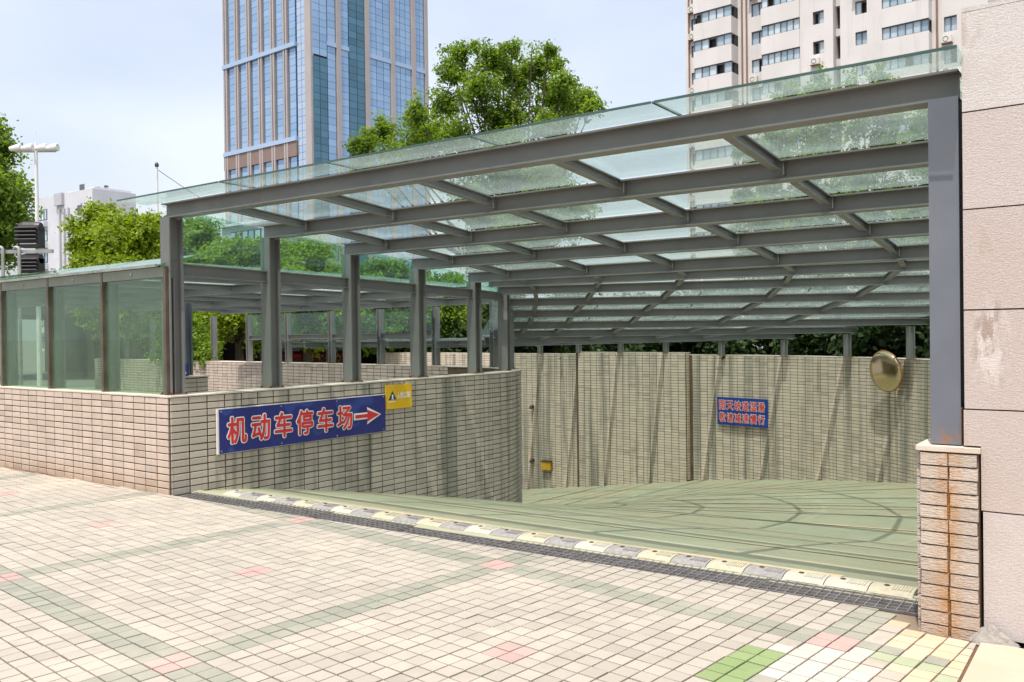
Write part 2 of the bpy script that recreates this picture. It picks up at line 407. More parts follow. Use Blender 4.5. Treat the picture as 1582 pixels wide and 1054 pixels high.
def path_points():
    """stations: (inner point, outer point, inner z, outer z)"""
    st = []
    P0 = Vector((2.20, 4.55, 0)); P1 = pol(RO, TH0)
    zi = [(0, 0), (.08, -.015), (.2, -.09), (.4, -.27), (.7, -.57), (1, -.88)]
    zo = [(0, 0), (.12, -.03), (.23, -.10), (.48, -.30), (.72, -.51), (1, -.76)]
    def it(tab, x):
        return float(np.interp(x, [a for a, _ in tab], [b for _, b in tab]))
    for i in range(25):
        s = i / 24; st.append((C + D * LS * s, P0.lerp(P1, s), it(zi, s), it(zo, s)))
    ti = [(TH0, -.88), (math.radians(-10), -1.12), (math.radians(15), -1.37), (TH1, -2.1)]
    to = [(TH0, -.76), (math.radians(-10), -1.08), (math.radians(15), -1.40), (TH1, -2.12)]
    for i in range(1, 31):
        th = TH0 + (TH1 - TH0) * i / 30; st.append((pol(RI, th), pol(RO, th), it(ti, th), it(to, th)))
    for i in range(1, 31):
        t = 18 * i / 30; st.append((pol(RI, TH1) + E_ * t, pol(RO, TH1) + E_ * t, -2.1 - .148 * t, -2.12 - .148 * t))
    return st
ST = path_points()

# ------------------------------------------------------------------ ground, hole for the ramp
def poly_sheet(name, outer, holes, z, mat, kind='structure'):
    vs = [Vector((p[0], p[1])) for p in outer]; loops = [list(range(len(vs)))]
    for h in holes:
        n = len(vs); vs += [Vector((p[0], p[1])) for p in h]; loops.append(list(range(n, n + len(h))))
    edges = [(l[i], l[(i + 1) % len(l)]) for l in loops for i in range(len(l))]
    r = delaunay_2d_cdt(vs, edges, [], 0, 1e-5)
    V2, F2 = r[0], r[2]
    def inside(p, poly):
        c = False; n = len(poly)
        for i in range(n):
            a = poly[i]; b = poly[(i + 1) % n]
            if (a[1] > p[1]) != (b[1] > p[1]) and p[0] < (b[0] - a[0]) * (p[1] - a[1]) / (b[1] - a[1]) + a[0]: c = not c
        return c
    fs = []
    for f in F2:
        c = sum((V2[i] for i in f), Vector((0, 0))) / len(f)
        if inside(c, outer) and not any(inside(c, h) for h in holes): fs.append(tuple(f))
    me = bpy.data.meshes.new(name); me.from_pydata([(v.x, v.y, z) for v in V2], [], fs); me.materials.append(mat); me.update()
    bm = bmesh.new(); bm.from_mesh(me); bmesh.ops.recalc_face_normals(bm, faces=bm.faces)
    if sum(f.normal.z for f in bm.faces) < 0: bmesh.ops.reverse_faces(bm, faces=bm.faces)
    bm.to_mesh(me); bm.free()
    return tag(link(name, me), kind=kind)

GA = Vector((-3.25, 8.31, 0)); GB = Vector((2.16, 4.53, 0))          # near edge of the drain
GD = (GB - GA).normalized(); GN = Vector((-GD.y, GD.x, 0)); GW = .31  # its direction, inward normal, width
hole = [GA, GB, GB + GN * .2] + [p[1] + (p[1] - p[0]).normalized() * .12 for p in ST[1:]] + [p[0] - (p[1] - p[0]).normalized() * .15 for p in ST[::-1][:-1]]
W_LEFT = -O_                                                          # the glass fence runs this way from C
GRD = Vector((2.05, 4.362, 0))
R_SLAB = PIL + O_ * .264
pave = [C + W_LEFT * 14, C, GA, GB, PIL + D * .1, PIL, R_SLAB, R_SLAB + O_ * 5, R_SLAB + O_ * 5 - D * 9, V(-9, -4), V(-16, 4)]
ground = poly_sheet('ground', [V(-2500, -600), V(2500, -600), V(2500, 4500), V(-2500, 4500)], [hole, ], -.030, M['ground'])
poly_sheet('paving_bed', pave, [], -.011, M['joint'])

# ------------------------------------------------------------------ paving tiles
paving = tag(link('paving', None, None, (0, 0, 0)), kind='structure')
G0 = Vector((-3.236, 5.498, 0)); GU = Vector((1.647, -1.476, 0)) / 22; GV = Vector((1.476, 1.647, 0)) / 22
tu = GU.normalized(); tv = GV.normalized(); TP = GU.length
def tile_mesh(name, mat):
    mb = MB(); h = TP / 2 - .0043
    c = .0016
    vs = [(-h, -h, -.010), (h, -h, -.010), (h, h, -.010), (-h, h, -.010), (-h, -h, -c), (h, -h, -c), (h, h, -c), (-h, h, -c),
          (-h + c, -h + c, 0), (h - c, -h + c, 0), (h - c, h - c, 0), (-h + c, h - c, 0)]
    fs = [(8, 9, 10, 11)] + [(i, (i + 1) % 4, 4 + (i + 1) % 4, 4 + i) for i in range(4)] + [(4 + i, 4 + (i + 1) % 4, 8 + (i + 1) % 4, 8 + i) for i in range(4)]
    me = bpy.data.meshes.new(name); me.from_pydata(vs, [], fs); me.materials.append(mat); me.update()
    return me, vs, fs
TK = ['tile', 'tile_green', 'tile_pink', 'tile_lime', 'tile_pale', 'tile_white', 'tile_tan']
TM = {k: tile_mesh('paving_tile', M[k]) for k in TK}
def side(p, a, b): return (b.x - a.x) * (p.y - a.y) - (b.y - a.y) * (p.x - a.x)
def clip(poly, a, b, m=0.):
    """keep the part of poly right of a->b (drain, walls)"""
    out = []; L = (b - a).length
    f = lambda p: side(p, a, b) / L + m
    for i in range(len(poly)):
        p, q = poly[i], poly[(i + 1) % len(poly)]; fp, fq = f(p), f(q)
        if fp <= 0: out.append(p)
        if fp * fq < 0: out.append(p.lerp(q, fp / (fp - fq)))
    return out
LINES = [(GA - GD * .2, GB + GD * .6, .004), (C + W_LEFT * 9, C + O_ * .02, .016), (R_SLAB + D * .3, R_SLAB - D * 5, .006)]
def cut_tile(p):
    h = TP / 2 - .0043
    q = [p + tu * x * h + tv * y * h for x, y in ((-1, -1), (1, -1), (1, 1), (-1, 1))]
    for k, (a, b, m) in enumerate(LINES):
        if k == 1 and p.x > -3.2: continue
        q = clip(q, a, b, m)
        if len(q) < 3: return None
    ar = abs(sum(q[i].x * q[(i + 1) % len(q)].y - q[(i + 1) % len(q)].x * q[i].y for i in range(len(q)))) / 2
    return q if ar > .0004 else None
def tile_ok(p):
    m = .055
    if side(p, GA, GB) > -m * 1: return False
    if side(p, C, C + W_LEFT) < m: return False
    if p.x > PIL.x - .1 and side(p, PIL, PIL + O_) > -m: return False
    q = p - R_SLAB
    if q.dot(O_) > -.045 and q.dot(D) < .3: return False
    return True
def tile_kind(i, j, p):
    def near(x): return abs(x - round(x)) < 1e-6
    ci = (i + .5) / 22; cj = (j + .5) / 22
    du = ci * 22 - 22 * round(ci); dv = cj * 22 - 22 * round(cj)
    hu = ci * 22 - 11 - 22 * round(ci - .5); hv = cj * 22 - 11 - 22 * round(cj - .5)
    if abs(du) < 1.1 and abs(dv) < 1.1: return 'tile_pink'
    if abs(hu) < 1.1 and abs(hv) < 1.1: return 'tile_pink'
    s = project(p)
    if s and s[0] > 1040 and s[1] > 998:
        x, y = s[0], s[1]
        if 1085 < x < 1205 and 1003 < y and abs((x - 1150) + (y - 1030) * 1.25) < 46: return 'tile_lime'
        if 1185 < x < 1345 and y > 1000: return 'tile_white'
        if abs((y - 1010) - (x - 1365) * .36) < 8 and 1340 < x < 1465: return 'tile_pale'
    if s and s[0] > 1385 and s[1] > 940 and random.random() < .75: return 'tile_tan'
    if abs(du) < 1.1 or abs(dv) < 1.1: return 'tile_green'
    return 'tile'
cands = []; MBc = []
for i in range(-110, 70):
    for j in range(-60, 60):
        p = G0 + GU * (i + .5) + GV * (j + .5)
        if p.y < 1.5 or p.length > 15: continue
        cut = None
        if not tile_ok(p):
            if p.x > PIL.x - .06 and side(p, PIL, PIL + O_) > -.06: continue
            cut = cut_tile(p)
            if not cut: continue
        s = project(p)
        if not s or s[0] < -420 or s[0] > 2000 or s[1] > 1350: continue
        vis = -8 < s[0] < 1590 and s[1] < 1060
        k_ = tile_kind(i, j, p)
        if cut:
            MBc.append((cut, k_)); continue
        cands.append((0 if vis else 1, s[2], i, j, p, k_))
cands.sort(key=lambda c: (c[0], c[1]))
rotT = math.atan2(tu.y, tu.x)
stuffT = {k: MB() for k in TK}
for n, (inv, w, i, j, p, k) in enumerate(cands):
    dz = random.gauss(0, .0009); ax = random.gauss(0, .006); ay = random.gauss(0, .006); rz = rotT + random.gauss(0, .0035)
    if n < 300:
        o = link('paving_tile', TM[k][0], paving, (p.x + random.gauss(0, .0006), p.y + random.gauss(0, .0006), dz)); o.rotation_euler = (ax, ay, rz)
    else:
        R = Matrix.Rotation(rz, 3, 'Z') @ Matrix.Rotation(ay, 3, 'Y') @ Matrix.Rotation(ax, 3, 'X')
        stuffT[k].add([R @ Vector(v) + Vector((p.x, p.y, dz)) for v in TM[k][1]], TM[k][2], TK.index(k))
for cut, k in MBc:
    stuffT[k].prism([v + V(0, 0, -.01) for v in cut], (0, 0, .010 + random.gauss(0, .0008))); stuffT[k].m = [TK.index(k)] * len(stuffT[k].f)
allT = MB()
for k in TK: allT.add(stuffT[k].v, stuffT[k].f); allT.m[-len(stuffT[k].f):] = stuffT[k].m if stuffT[k].f else []
allT.m = [m for k in TK for m in stuffT[k].m]
allT.build('paving_tiles', [M[k] for k in TK], paving, kind='stuff')

# stone strip in front of the granite wall
strip = tag(link('stone_pavement', None, None, R_SLAB), kind='structure')
for a in range(5):
    for b in range(6):
        p = R_SLAB + O_ * (.012 + a * .9) - D * (.05 + b * .9)
        q = [p, p + O_ * .89, p + O_ * .89 - D * .89, p - D * .89]
        MB().prism([v + V(0, 0, -.02) for v in q], (0, 0, .028)).build('stone_slab', M['slab'], strip)

# ------------------------------------------------------------------ ramp floor
nA = 26
rv = []; rf = []
for i, (a, b, za, zb) in enumerate(ST):
    for k in range(nA + 1):
        w = k / nA; p = a.lerp(b, w)
        if i == 0: p = p + GN * (GW + .0)
        rv.append((p.x, p.y, za + (zb - za) * w - (0.004 if i else 0.0)))
for i in range(len(ST) - 1):
    for k in range(nA):
        q = i * (nA + 1) + k; rf.append((q, q + 1, q + nA + 2, q + nA + 1))
me = bpy.data.meshes.new('ramp'); me.from_pydata(rv, [], rf); me.materials.append(M['ramp']); me.update()
tag(link('ramp_road', me), kind='structure')

# sun lines from between the canopy panes, painted in patchy tan across the ramp
def patchy_mat(name, c, lo, hi, base=(.30, .305, .205)):
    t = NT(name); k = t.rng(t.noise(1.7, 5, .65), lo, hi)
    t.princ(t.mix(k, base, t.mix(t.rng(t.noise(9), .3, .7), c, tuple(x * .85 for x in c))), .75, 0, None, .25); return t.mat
M['sun_stripe'] = patchy_mat('painted_tan_sun_stripe', (.56, .41, .25), .34, .54)
def ramp_pt(x, w):
    i = min(int(x), len(ST) - 2); f = x - i; a, b, za, zb = ST[i]; a2, b2, za2, zb2 = ST[i + 1]
    p = a.lerp(b, w).lerp(a2.lerp(b2, w), f)
    if i == 0: p = p + GN * GW * (1 - f)
    z = (za + (zb - za) * w) * (1 - f) + (za2 + (zb2 - za2) * w) * f
    return Vector((p.x, p.y, z - .004))
ramp_obj = bpy.data.objects['ramp_road']
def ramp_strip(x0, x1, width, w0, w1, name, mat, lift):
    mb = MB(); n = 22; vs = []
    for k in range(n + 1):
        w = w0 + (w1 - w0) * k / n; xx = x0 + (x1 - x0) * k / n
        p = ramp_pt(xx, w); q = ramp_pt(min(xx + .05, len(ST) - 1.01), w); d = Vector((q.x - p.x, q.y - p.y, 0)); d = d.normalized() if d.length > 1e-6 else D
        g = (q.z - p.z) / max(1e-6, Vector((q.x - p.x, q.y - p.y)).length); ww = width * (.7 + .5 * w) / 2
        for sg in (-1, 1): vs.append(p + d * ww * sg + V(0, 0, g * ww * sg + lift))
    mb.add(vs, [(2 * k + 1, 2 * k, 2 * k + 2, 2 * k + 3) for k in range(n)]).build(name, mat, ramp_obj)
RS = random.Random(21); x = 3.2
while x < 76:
    ramp_strip(x, x + RS.uniform(-.5, .9), .06 if x < 24 else .085, RS.uniform(.03, .25), RS.uniform(.72, .985), 'painted_sun_line', M['sun_stripe'], .0065)
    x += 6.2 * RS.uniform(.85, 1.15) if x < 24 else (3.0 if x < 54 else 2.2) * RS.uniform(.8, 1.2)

# ------------------------------------------------------------------ brick walls
def floor_at(idx, inner): return ST[idx][2] if inner else ST[idx][3]
class Path2:
    def __init__(s, pts):
        s.p = [Vector((p[0], p[1], 0)) for p in pts]; s.c = [0]
        for a, b in zip(s.p, s.p[1:]): s.c.append(s.c[-1] + (b - a).length)
        s.L = s.c[-1]
    def at(s, u):
        u = min(max(u, 0), s.L - 1e-6); i = max(k for k in range(len(s.c)) if s.c[k] <= u); i = min(i, len(s.p) - 2)
        f = (u - s.c[i]) / (s.c[i + 1] - s.c[i]); t = (s.p[i + 1] - s.p[i]).normalized()
        return s.p[i].lerp(s.p[i + 1], f), t, i, f

def unit_brick(mat, u, v, depth=.013):
    mb = MB(); hx = u / 2 - .0074; hz = v / 2 - .0053; c = .003
    vs = [(-hx, 0, -hz), (hx, 0, -hz), (hx, 0, hz), (-hx, 0, hz), (-hx, -depth + c, -hz), (hx, -depth + c, -hz), (hx, -depth + c, hz), (-hx, -depth + c, hz),
          (-hx + c, -depth, -hz + c), (hx - c, -depth, -hz + c), (hx - c, -depth, hz - c), (-hx + c, -depth, hz - c)]
    fs = [(8, 9, 10, 11)] + [(i, (i + 1) % 4, 4 + (i + 1) % 4, 4 + i) for i in range(4)] + [(4 + i, 4 + (i + 1) % 4, 8 + (i + 1) % 4, 8 + i) for i in range(4)]
    me = bpy.data.meshes.new('brick'); me.from_pydata(vs, [], fs); me.materials.append(mat); me.update()
    return me, vs, fs

def brick_face(root, path, nsign, zt, zbot, mat, xr=None, nmax=300, u0=0., u1=None, skip=None, depth=.013, proud=0.):
    """stack-bonded bricks on a vertical face that follows path; the face looks to nsign * right-hand normal"""
    me, vs, fs = unit_brick(mat, PITCH_U, PITCH_V, depth)
    out = []
    u1 = u1 or path.L; nu = int((u1 - u0) / PITCH_U + .01)
    for a in range(nu):
        u = u0 + (a + .5) * PITCH_U
        p, t, i, f = path.at(u); pa = path.at(u - PITCH_U * .45)[0]; pb = path.at(u + PITCH_U * .45)[0]
        t = (pb - pa).normalized(); pm = (pa + pb) / 2; pm = pm * .5 + p * .5
        n = Vector((t.y, -t.x, 0)) * nsign
        zb = zbot(u)
        rows = int((zt - zb) / PITCH_V) + 1
        for r in range(rows):
            z = zt - .014 - (r + .5) * PITCH_V
            if z < zb - PITCH_V * .6: continue
            c = pm + n * proud + V(0, 0, z)
            if skip and skip(u, z): continue
            s = project(c); vis = s and -5 < s[0] < 1587 and s[1] < 1060 and n.dot(EYE - c) > 0
            if vis and xr: vis = xr[0] <= s[0] <= xr[1]
            out.append((0 if vis else 1, s[2] if s else 99, c, n))
    out.sort(key=lambda q: (q[0], q[1]))
    mb = MB()
    for k, (inv, w, c, n) in enumerate(out):
        ang = math.atan2(-n.y, -n.x) - math.pi / 2          # local -y looks along n
        ang = math.atan2(n.x, -n.y)
        j = Vector((0, 0, random.gauss(0, .0006))); d = random.gauss(0, .0008); tl = random.gauss(0, .003)
        if inv == 0 and k < nmax:
            o = link('brick', me, root, c + n * d + j - root.location); o.rotation_euler = (0, tl, ang)
        else:
            R = Matrix.Rotation(ang, 3, 'Z') @ Matrix.Rotation(tl, 3, 'Y')
            mb.add([R @ Vector(v) + c + n * d + j for v in vs], fs)
    if mb.f: mb.build('brick_courses', mat, root, kind='stuff')

def wall_core(root, path, nback, thick, zt, zbot, cap=True, body='mortar'):
    """mortar body: front face on the path, thickness towards nback * right-hand normal; brick faces stand proud of it"""
    mb = MB(); cp = MB(); n = len(path.p); ring = []
    for i in range(n):
        t = (path.p[min(i + 1, n - 1)] - path.p[max(i - 1, 0)]).normalized(); nb = Vector((t.y, -t.x, 0)) * nback
        a = path.p[i]; b = a + nb * thick; zb = zbot(path.c[i]) - .3
        ring.append((a, b, zb, nb))
    for i in range(n - 1):
        (a, b, zb, _), (a2, b2, zb2, _) = ring[i], ring[i + 1]
        z1 = zt - .012
        mb.add([(a.x, a.y, zb), (a2.x, a2.y, zb2), (a2.x, a2.y, z1), (a.x, a.y, z1), (b.x, b.y, zb), (b2.x, b2.y, zb2), (b2.x, b2.y, z1), (b.x, b.y, z1)],
               [(0, 1, 2, 3), (5, 4, 7, 6), (3, 2, 6, 7), (0, 4, 5, 1)])
    for k in (0, n - 1):
        a, b, zb, _ = ring[k]; z1 = zt - .012
        mb.add([(a.x, a.y, zb), (a.x, a.y, z1), (b.x, b.y, z1), (b.x, b.y, zb)], [(0, 1, 2, 3)])
    mb.build('wall_body', M[body], root)
    if cap:
        for i in range(n - 1):
            (a, b, _, na), (a2, b2, _, nb) = ring[i], ring[i + 1]
            q = [a - na * .016, a2 - nb * .016, b2 + nb * .016, b + na * .016]
            lo = [(p.x, p.y, zt - .0125) for p in q]; hi = [(p.x, p.y, zt + random.uniform(0, .003)) for p in q]
            cp.add(lo + hi, [(4, 5, 6, 7), (0, 1, 5, 4), (2, 3, 7, 6)] + ([(3, 0, 4, 7)] if i == 0 else []) + ([(1, 2, 6, 5)] if i == n - 2 else []))
        cp.build('coping', M['cement'], root)

# wall under the glass fence
fence_wall = thing('brick_wall', C, 'low cream brick wall carrying the glass fence, left of the drain', 'wall', 'brick walls of the ramp')
pw = Path2([C + W_LEFT * 9.0, C])
flat = lambda u: -.02
wall_core(fence_wall, pw, -1, .26, ZT, flat)
brick_face(fence_wall, pw, 1, ZT, flat, M['brick'], (0, 300), 300, u0=pw.L - PITCH_U * 43)

# core wall: straight, curved nose, then the return
inner_idx = list(range(len(ST)))
core_wall = thing('brick_wall', C + D * 2, 'grey stained curved brick wall behind the big blue arrow sign', 'wall', 'brick walls of the ramp')
ci = [p[0] for p in ST]
pi_ = Path2(ci[:55])
def zb_inner(u):
    return float(np.interp(u, pi_.c, [ST[i][2] for i in range(55)])) - .05
wall_core(core_wall, pi_, -1, .28, ZT, zb_inner)
brick_face(core_wall, pi_, 1, ZT, zb_inner, M['brick_core'], (262, 806), 300, u0=.004)
# return wall, seen from the court side
ret_wall = thing('brick_wall', pol(RI, TH1) + E_ * 6, 'cream brick wall at the back of the court, under the leafy shrub', 'wall', 'brick walls of the ramp')
rp = Path2([pol(RI, TH1) + E_ * .01, pol(RI, TH1) + E_ * 15])
wall_core(ret_wall, rp, -1, .28, ZT, lambda u: -4.6)
rp2 = Path2([pol(RI - .28, TH1) + E_ * 15, pol(RI - .28, TH1) + E_ * .3])
brick_face(ret_wall, rp2, 1, ZT, flat, M['brick'], (290, 780), 300)
brick_face(ret_wall, rp, 1, ZT, lambda u: ZT - .6, M['brick'], (0, 1), 0)

# outer wall
outer_wall = thing('brick_wall', pol(RO, 0), 'tall streaky curved brick wall at the far side of the ramp', 'wall', 'brick walls of the ramp')
po_ = Path2([p[1] for p in ST[:75]])
def zb_outer(u):
    return float(np.interp(u, po_.c, [ST[i][3] for i in range(75)])) - .05
wall_core(outer_wall, po_, 1, .3, ZT, zb_outer)
uE = po_.c[54]; pr0 = uE + .18; pr1 = uE + 3.55
brick_face(outer_wall, po_, -1, ZT, zb_outer, M['brick_outer'], (806, 1424), 300, u0=.3, skip=lambda u, z: pr0 - .05 < u < pr1 + .05)
# the part of it that stands proud, a course higher
pp = Path2([po_.at(pr0)[0] - NE * .13, po_.at(pr1)[0] - NE * .13])
wall_core(outer_wall, pp, 1, .2, ZT + .055, lambda u: zb_outer(pr0 + u))
brick_face(outer_wall, pp, -1, ZT + .055, lambda u: zb_outer(pr0 + u), M['brick_outer'], (806, 1424), 0, u0=.02)

pe, te, _, _ = pp.at(.02); wq_ = pp.p[0]
for rw in range(46):
    z = ZT + .055 - .014 - (rw + .5) * PITCH_V
    if z < zb_outer(pr0) - .03: break
    MB().obox(wq_ + NE * .062 - te * .005 + V(0, 0, z), NE, te, V(0, 0, 1), .058, .009, PITCH_V / 2 - .0064).build('brick', M['brick_outer'], outer_wall)

# brick pier by the granite wall
pier = thing('brick_pier', PIL, 'short brick pier with a rust run down its joint, against the granite wall', 'pier', 'brick piers')
PT = .915
MB().obox(PIL + O_ * .132 + D * .16 + V(0, 0, PT / 2 - .02), O_, D, V(0, 0, 1), .131, .155, PT / 2).build('pier_core', M['pier_mortar'], pier)
mb = MB(); cap = [PIL - O_ * .016 - D * .012, PIL + O_ * .06 - D * .022, PIL + O_ * .135 - D * .014, PIL + O_ * .205 - D * .019, PIL + O_ * .272 - D * .010, PIL + O_ * .272 + D * .33, PIL - O_ * .016 + D * .33]
mb.prism([p + V(0, 0, PT - .018) for p in cap], (0, 0, .024)).build('coping', M['cement'], pier)
for side_k in range(2):
    W = .122
    for r in range(14):
        z = PT - .024 - (r + .5) * .0655
        hh = .0655 / 2 - .004
        if z < .0: hh = .016; z = .018
        c = PIL + O_ * (.066 + side_k * .133 + random.gauss(0, .0015)) + V(0, 0, z)
        b = MB().obox(c - D * .004, O_, D, V(0, 0, 1), W / 2, .012, hh)
        me_o = b.build('brick', M['brick_pier'], pier)
        c2 = PIL - O_ * .006 + D * (.085 + side_k * .148) + V(0, 0, z)
        MB().obox(c2, O_, D, V(0, 0, 1), .012, W / 2, hh).build('brick', M['brick_pier'], pier)
# broken cement at its foot
t = thing('cement_patch', R_SLAB, 'broken grey cement lump at the foot of the rusty pier', 'rubble')
mb = MB(); nn = 16; ctr = R_SLAB + O_ * .05 - D * .02
vs = [ctr + V(0, 0, .09)]; rings = 5
for r in range(1, rings + 1):
    for k in range(nn):
        a = 2 * math.pi * k / nn; rr = r / rings * (.115 + .025 * math.sin(3 * a + 1) + random.gauss(0, .008))
        p = ctr + O_ * math.cos(a) * rr * 1.0 + D * math.sin(a) * rr * .45
        vs.append(p + V(0, 0, max(-.01, .09 * (1 - (r / rings)) ** 1.1 + random.gauss(0, .007))))
fs = [(0, 1 + k, 1 + (k + 1) % nn) for k in range(nn)]
for r in range(rings - 1):
    for k in range(nn):
        a = 1 + r * nn + k; b = 1 + r * nn + (k + 1) % nn; fs.append((a, a + nn, b + nn, b))
mb.add(vs, fs).build('cement_lump', M['cement_grey'], t)

# granite wall
gw = thing('granite_wall', R_SLAB + O_ * 2, 'pink flamed granite panel wall right of the steel post', 'wall')
GZ = [.0, .617, 1.107, 1.59, 2.078, 2.55, 3.035]
for r in range(6):
    x = .271 if r < 1 else .197
    if r == 1: x = .197
    for c in range(5):
        x1 = 1.25 * (c + 1) + .197
        f0 = PIL + D * .022
        z0 = GZ[r] + .0035; z1 = GZ[r + 1] - .0035
        if r == 0: z0 = .012
        xa = x + .004
        if r == 1 and c == 0:
            q = [(.271, z0), (x1 - .005, z0), (x1 - .005, z1), (.197, z1), (.197, PT + .015), (.271, PT + .015)]
        elif r == 0 and c == 0:
            q = [(.278, z0), (x1 - .005, z0), (x1 - .005, z1), (.278, z1)]
        else:
            q = [(xa, z0), (x1 - .005, z0), (x1 - .005, z1), (xa, z1)]
        dj = random.gauss(0, .0015)
        MB().prism([f0 + O_ * a + D * dj + V(0, 0, z) for a, z in q][::-1], D * .03).build('granite_panel', M['granite'], gw)
        x = x1
f0 = PIL + D * .054
MB().obox(f0 + O_ * (.29 + 3.05) + D * .2 + V(0, 0, 1.515), O_, D, V(0, 0, 1), 3.05, .19, 1.515).build('wall_body', M['mortar'], gw)
MB().obox(f0 + O_ * .253 + D * .2 + V(0, 0, 1.98), O_, D, V(0, 0, 1), .055, .19, 1.05).build('end_return', M['bolt'], gw)
MB().obox(f0 + O_ * (.2 + 3.1) + D * .20 + V(0, 0, 3.047), O_, D, V(0, 0, 1), 3.10, .225, .010).build('coping', M['granite'], gw)

# ------------------------------------------------------------------ steel canopy over the ramp
canopy = thing('ramp_canopy', C, 'grey steel and glass canopy over the curved parking ramp', 'canopy', 'steel and glass canopies')
SK = [.16 + 1.197 * k for k in range(5)]
ZB = [2.68, 2.578, 2.474, 2.366, 2.245]
BD = .146; BF = .125; FALL = .035
beams = []   # (inner point, outer point, bottom z)
for s, z in zip(SK, ZB):
    a = C + D * s - NR * .16; b = a + O_ * (6.92 + .17 * (s - .16))
    beams.append((a, b, z))
for th, z in ((-26, 2.18), (-16, 2.08), (-6, 1.91), (4, 1.74), (14, 1.56), (24, 1.42), (34, 1.31), (44, 1.26)):
    beams.append((pol(RI - .16, math.radians(th)), pol(RO + .15, math.radians(th)), z))
nfan = len(beams)
for k in range(5):
    t_ = .75 + 1.35 * k; beams.append((pol(RI - .16, TH1) + E_ * t_, pol(RO + .15, TH1) + E_ * t_, 1.25 - .003 * k))
def up(p, z): return Vector((p.x, p.y, z))
for k, (a, b, z) in enumerate(beams):
    dirn = (b - a).normalized(); e0 = .10 if k else .075
    dep = BD if k < 5 else BF
    MB().ibeam(up(a - dirn * e0, z + BD - dep / 2), up(b + dirn * .08, z + BD - dep / 2 - (FALL if k < 5 else 0)), dep, .13 if k < 5 else .11).build('beam', M['steel'], canopy)
# purlins (rings)
RING = [.61, 1.88, 3.1, 4.4, 5.67]; FANR = [.40, 1.05, 2.18, 3.83, 5.14]
def ring_pt(k, r):
    a, b, z = beams[k]; d = (b - a).normalized(); 
    if k > 4: q_ = FANR[RING.index(r)]; r = r * (.75, .45, .2)[k - 5] + q_ * (.25, .55, .8)[k - 5] if k < 8 else q_
    return up(a + d * r, z + BD - .043 - (FALL * r / 7 if k < 5 else 0))
for r in RING:
    for k in range(len(beams) - 1):
        p = ring_pt(k, r); q = ring_pt(k + 1, r); dd = (q - p).normalized()
        MB().ibeam(p + dd * .052, q - dd * .052, .080, .06, .010, .008).build('purlin', M['steel'], canopy)
for r in RING:
    for k in range(1, 5):
        p = ring_pt(k, r); d = (beams[k][1] - beams[k][0]).normalized()
        MB().obox(p - D * .012 + d * .045 - V(0, 0, .018), d, D, V(0, 0, 1), .004, .040, .044).build('cleat', M['steel'], canopy)
# glass panes
def pane(q, th=.012, mat=None, parent=None, name='glass_pane'):
    q = [Vector(p) for p in q]
    n = (q[1] - q[0]).cross(q[3] - q[0]).normalized()
    if n.z < 0: q = q[::-1]; n = -n
    return MB().prism(q, n * th).build(name, mat or M['glass'], parent or canopy)
SPL = [-.42, 1.26, 2.64, 4.07, 5.45, 7.05]
FSP = [-.30, 1.25, 2.7, 4.2, 5.8, 8.1]
GAP = .011
def bay(k, fa, fb, spl_a, spl_b):
    """panes between two beams; fa, fb give (origin, dir, z)"""
    (a, da, za), (b, db, zb) = fa, fb
    for i in range(len(spl_a) - 1):
        p = [a + da * (spl_a[i] + GAP), a + da * (spl_a[i + 1] - GAP), b + db * (spl_b[i + 1] - GAP), b + db * (spl_b[i] + GAP)]
        fa_ = FALL / 7 if k < 5 else 0; fb2 = FALL / 7 if k + 1 < 5 else 0
        z = [za - fa_ * max(spl_a[i], 0), za - fa_ * spl_a[i + 1], zb - fb2 * spl_b[i + 1], zb - fb2 * max(spl_b[i], 0)]
        va = (p[3] - p[0]).normalized(); vb = (p[2] - p[1]).normalized(); g1 = (.15 if k < 4 else .095) if k >= 0 else GAP  # open gap beside each beam, widened so lines of sun fall on the ramp
        p = [p[0] + va * g1, p[1] + vb * g1, p[2] - vb * GAP, p[3] - va * GAP]
        pane([up(v, zz) for v, zz in zip(p, z)])
def fb_(k):
    a, b, z = beams[k]; return a, (b - a).normalized(), z + BD + .022
a0, d0, z0 = fb_(0)
bay(-1, (a0 - D * .33, d0, z0 + .004), (a0, d0, z0), SPL, SPL)
for i in range(len(SPL) - 1):
    f0_ = a0 - D * .33
    fz = lambda q: z0 - FALL / 7 * max(q, 0)
    MB().bar(up(f0_ + d0 * (SPL[i] + GAP) - D * .004, fz(SPL[i]) + .0095), up(f0_ + d0 * (SPL[i + 1] - GAP) - D * .004, fz(SPL[i + 1]) + .0095), .006, .014).build('edge_strip', M['glass_edge'], canopy)
    if i: MB().bar(up(f0_ + d0 * SPL[i], fz(SPL[i]) + .010), up(a0 + d0 * SPL[i] + D * .1, fz(SPL[i]) + .006), .016, .010).build('seal_strip', M['glass_edge'], canopy)
def scale_split(k):
    a, b, z = beams[k]; L = (b - a).length + .12
    if k < 5: return [x * (L / 7.05 if i else 1) for i, x in enumerate(SPL)]
    f = [-.28 if k < nfan else -.1]; return f + [L * x / 7.7 for x in (1.35, 2.8, 4.3, 5.8, 7.7)]
for k in range(len(beams) - 1):
    sa, sb = scale_split(k), scale_split(k + 1)
    bay(k, fb_(k), fb_(k + 1), sa, sb)
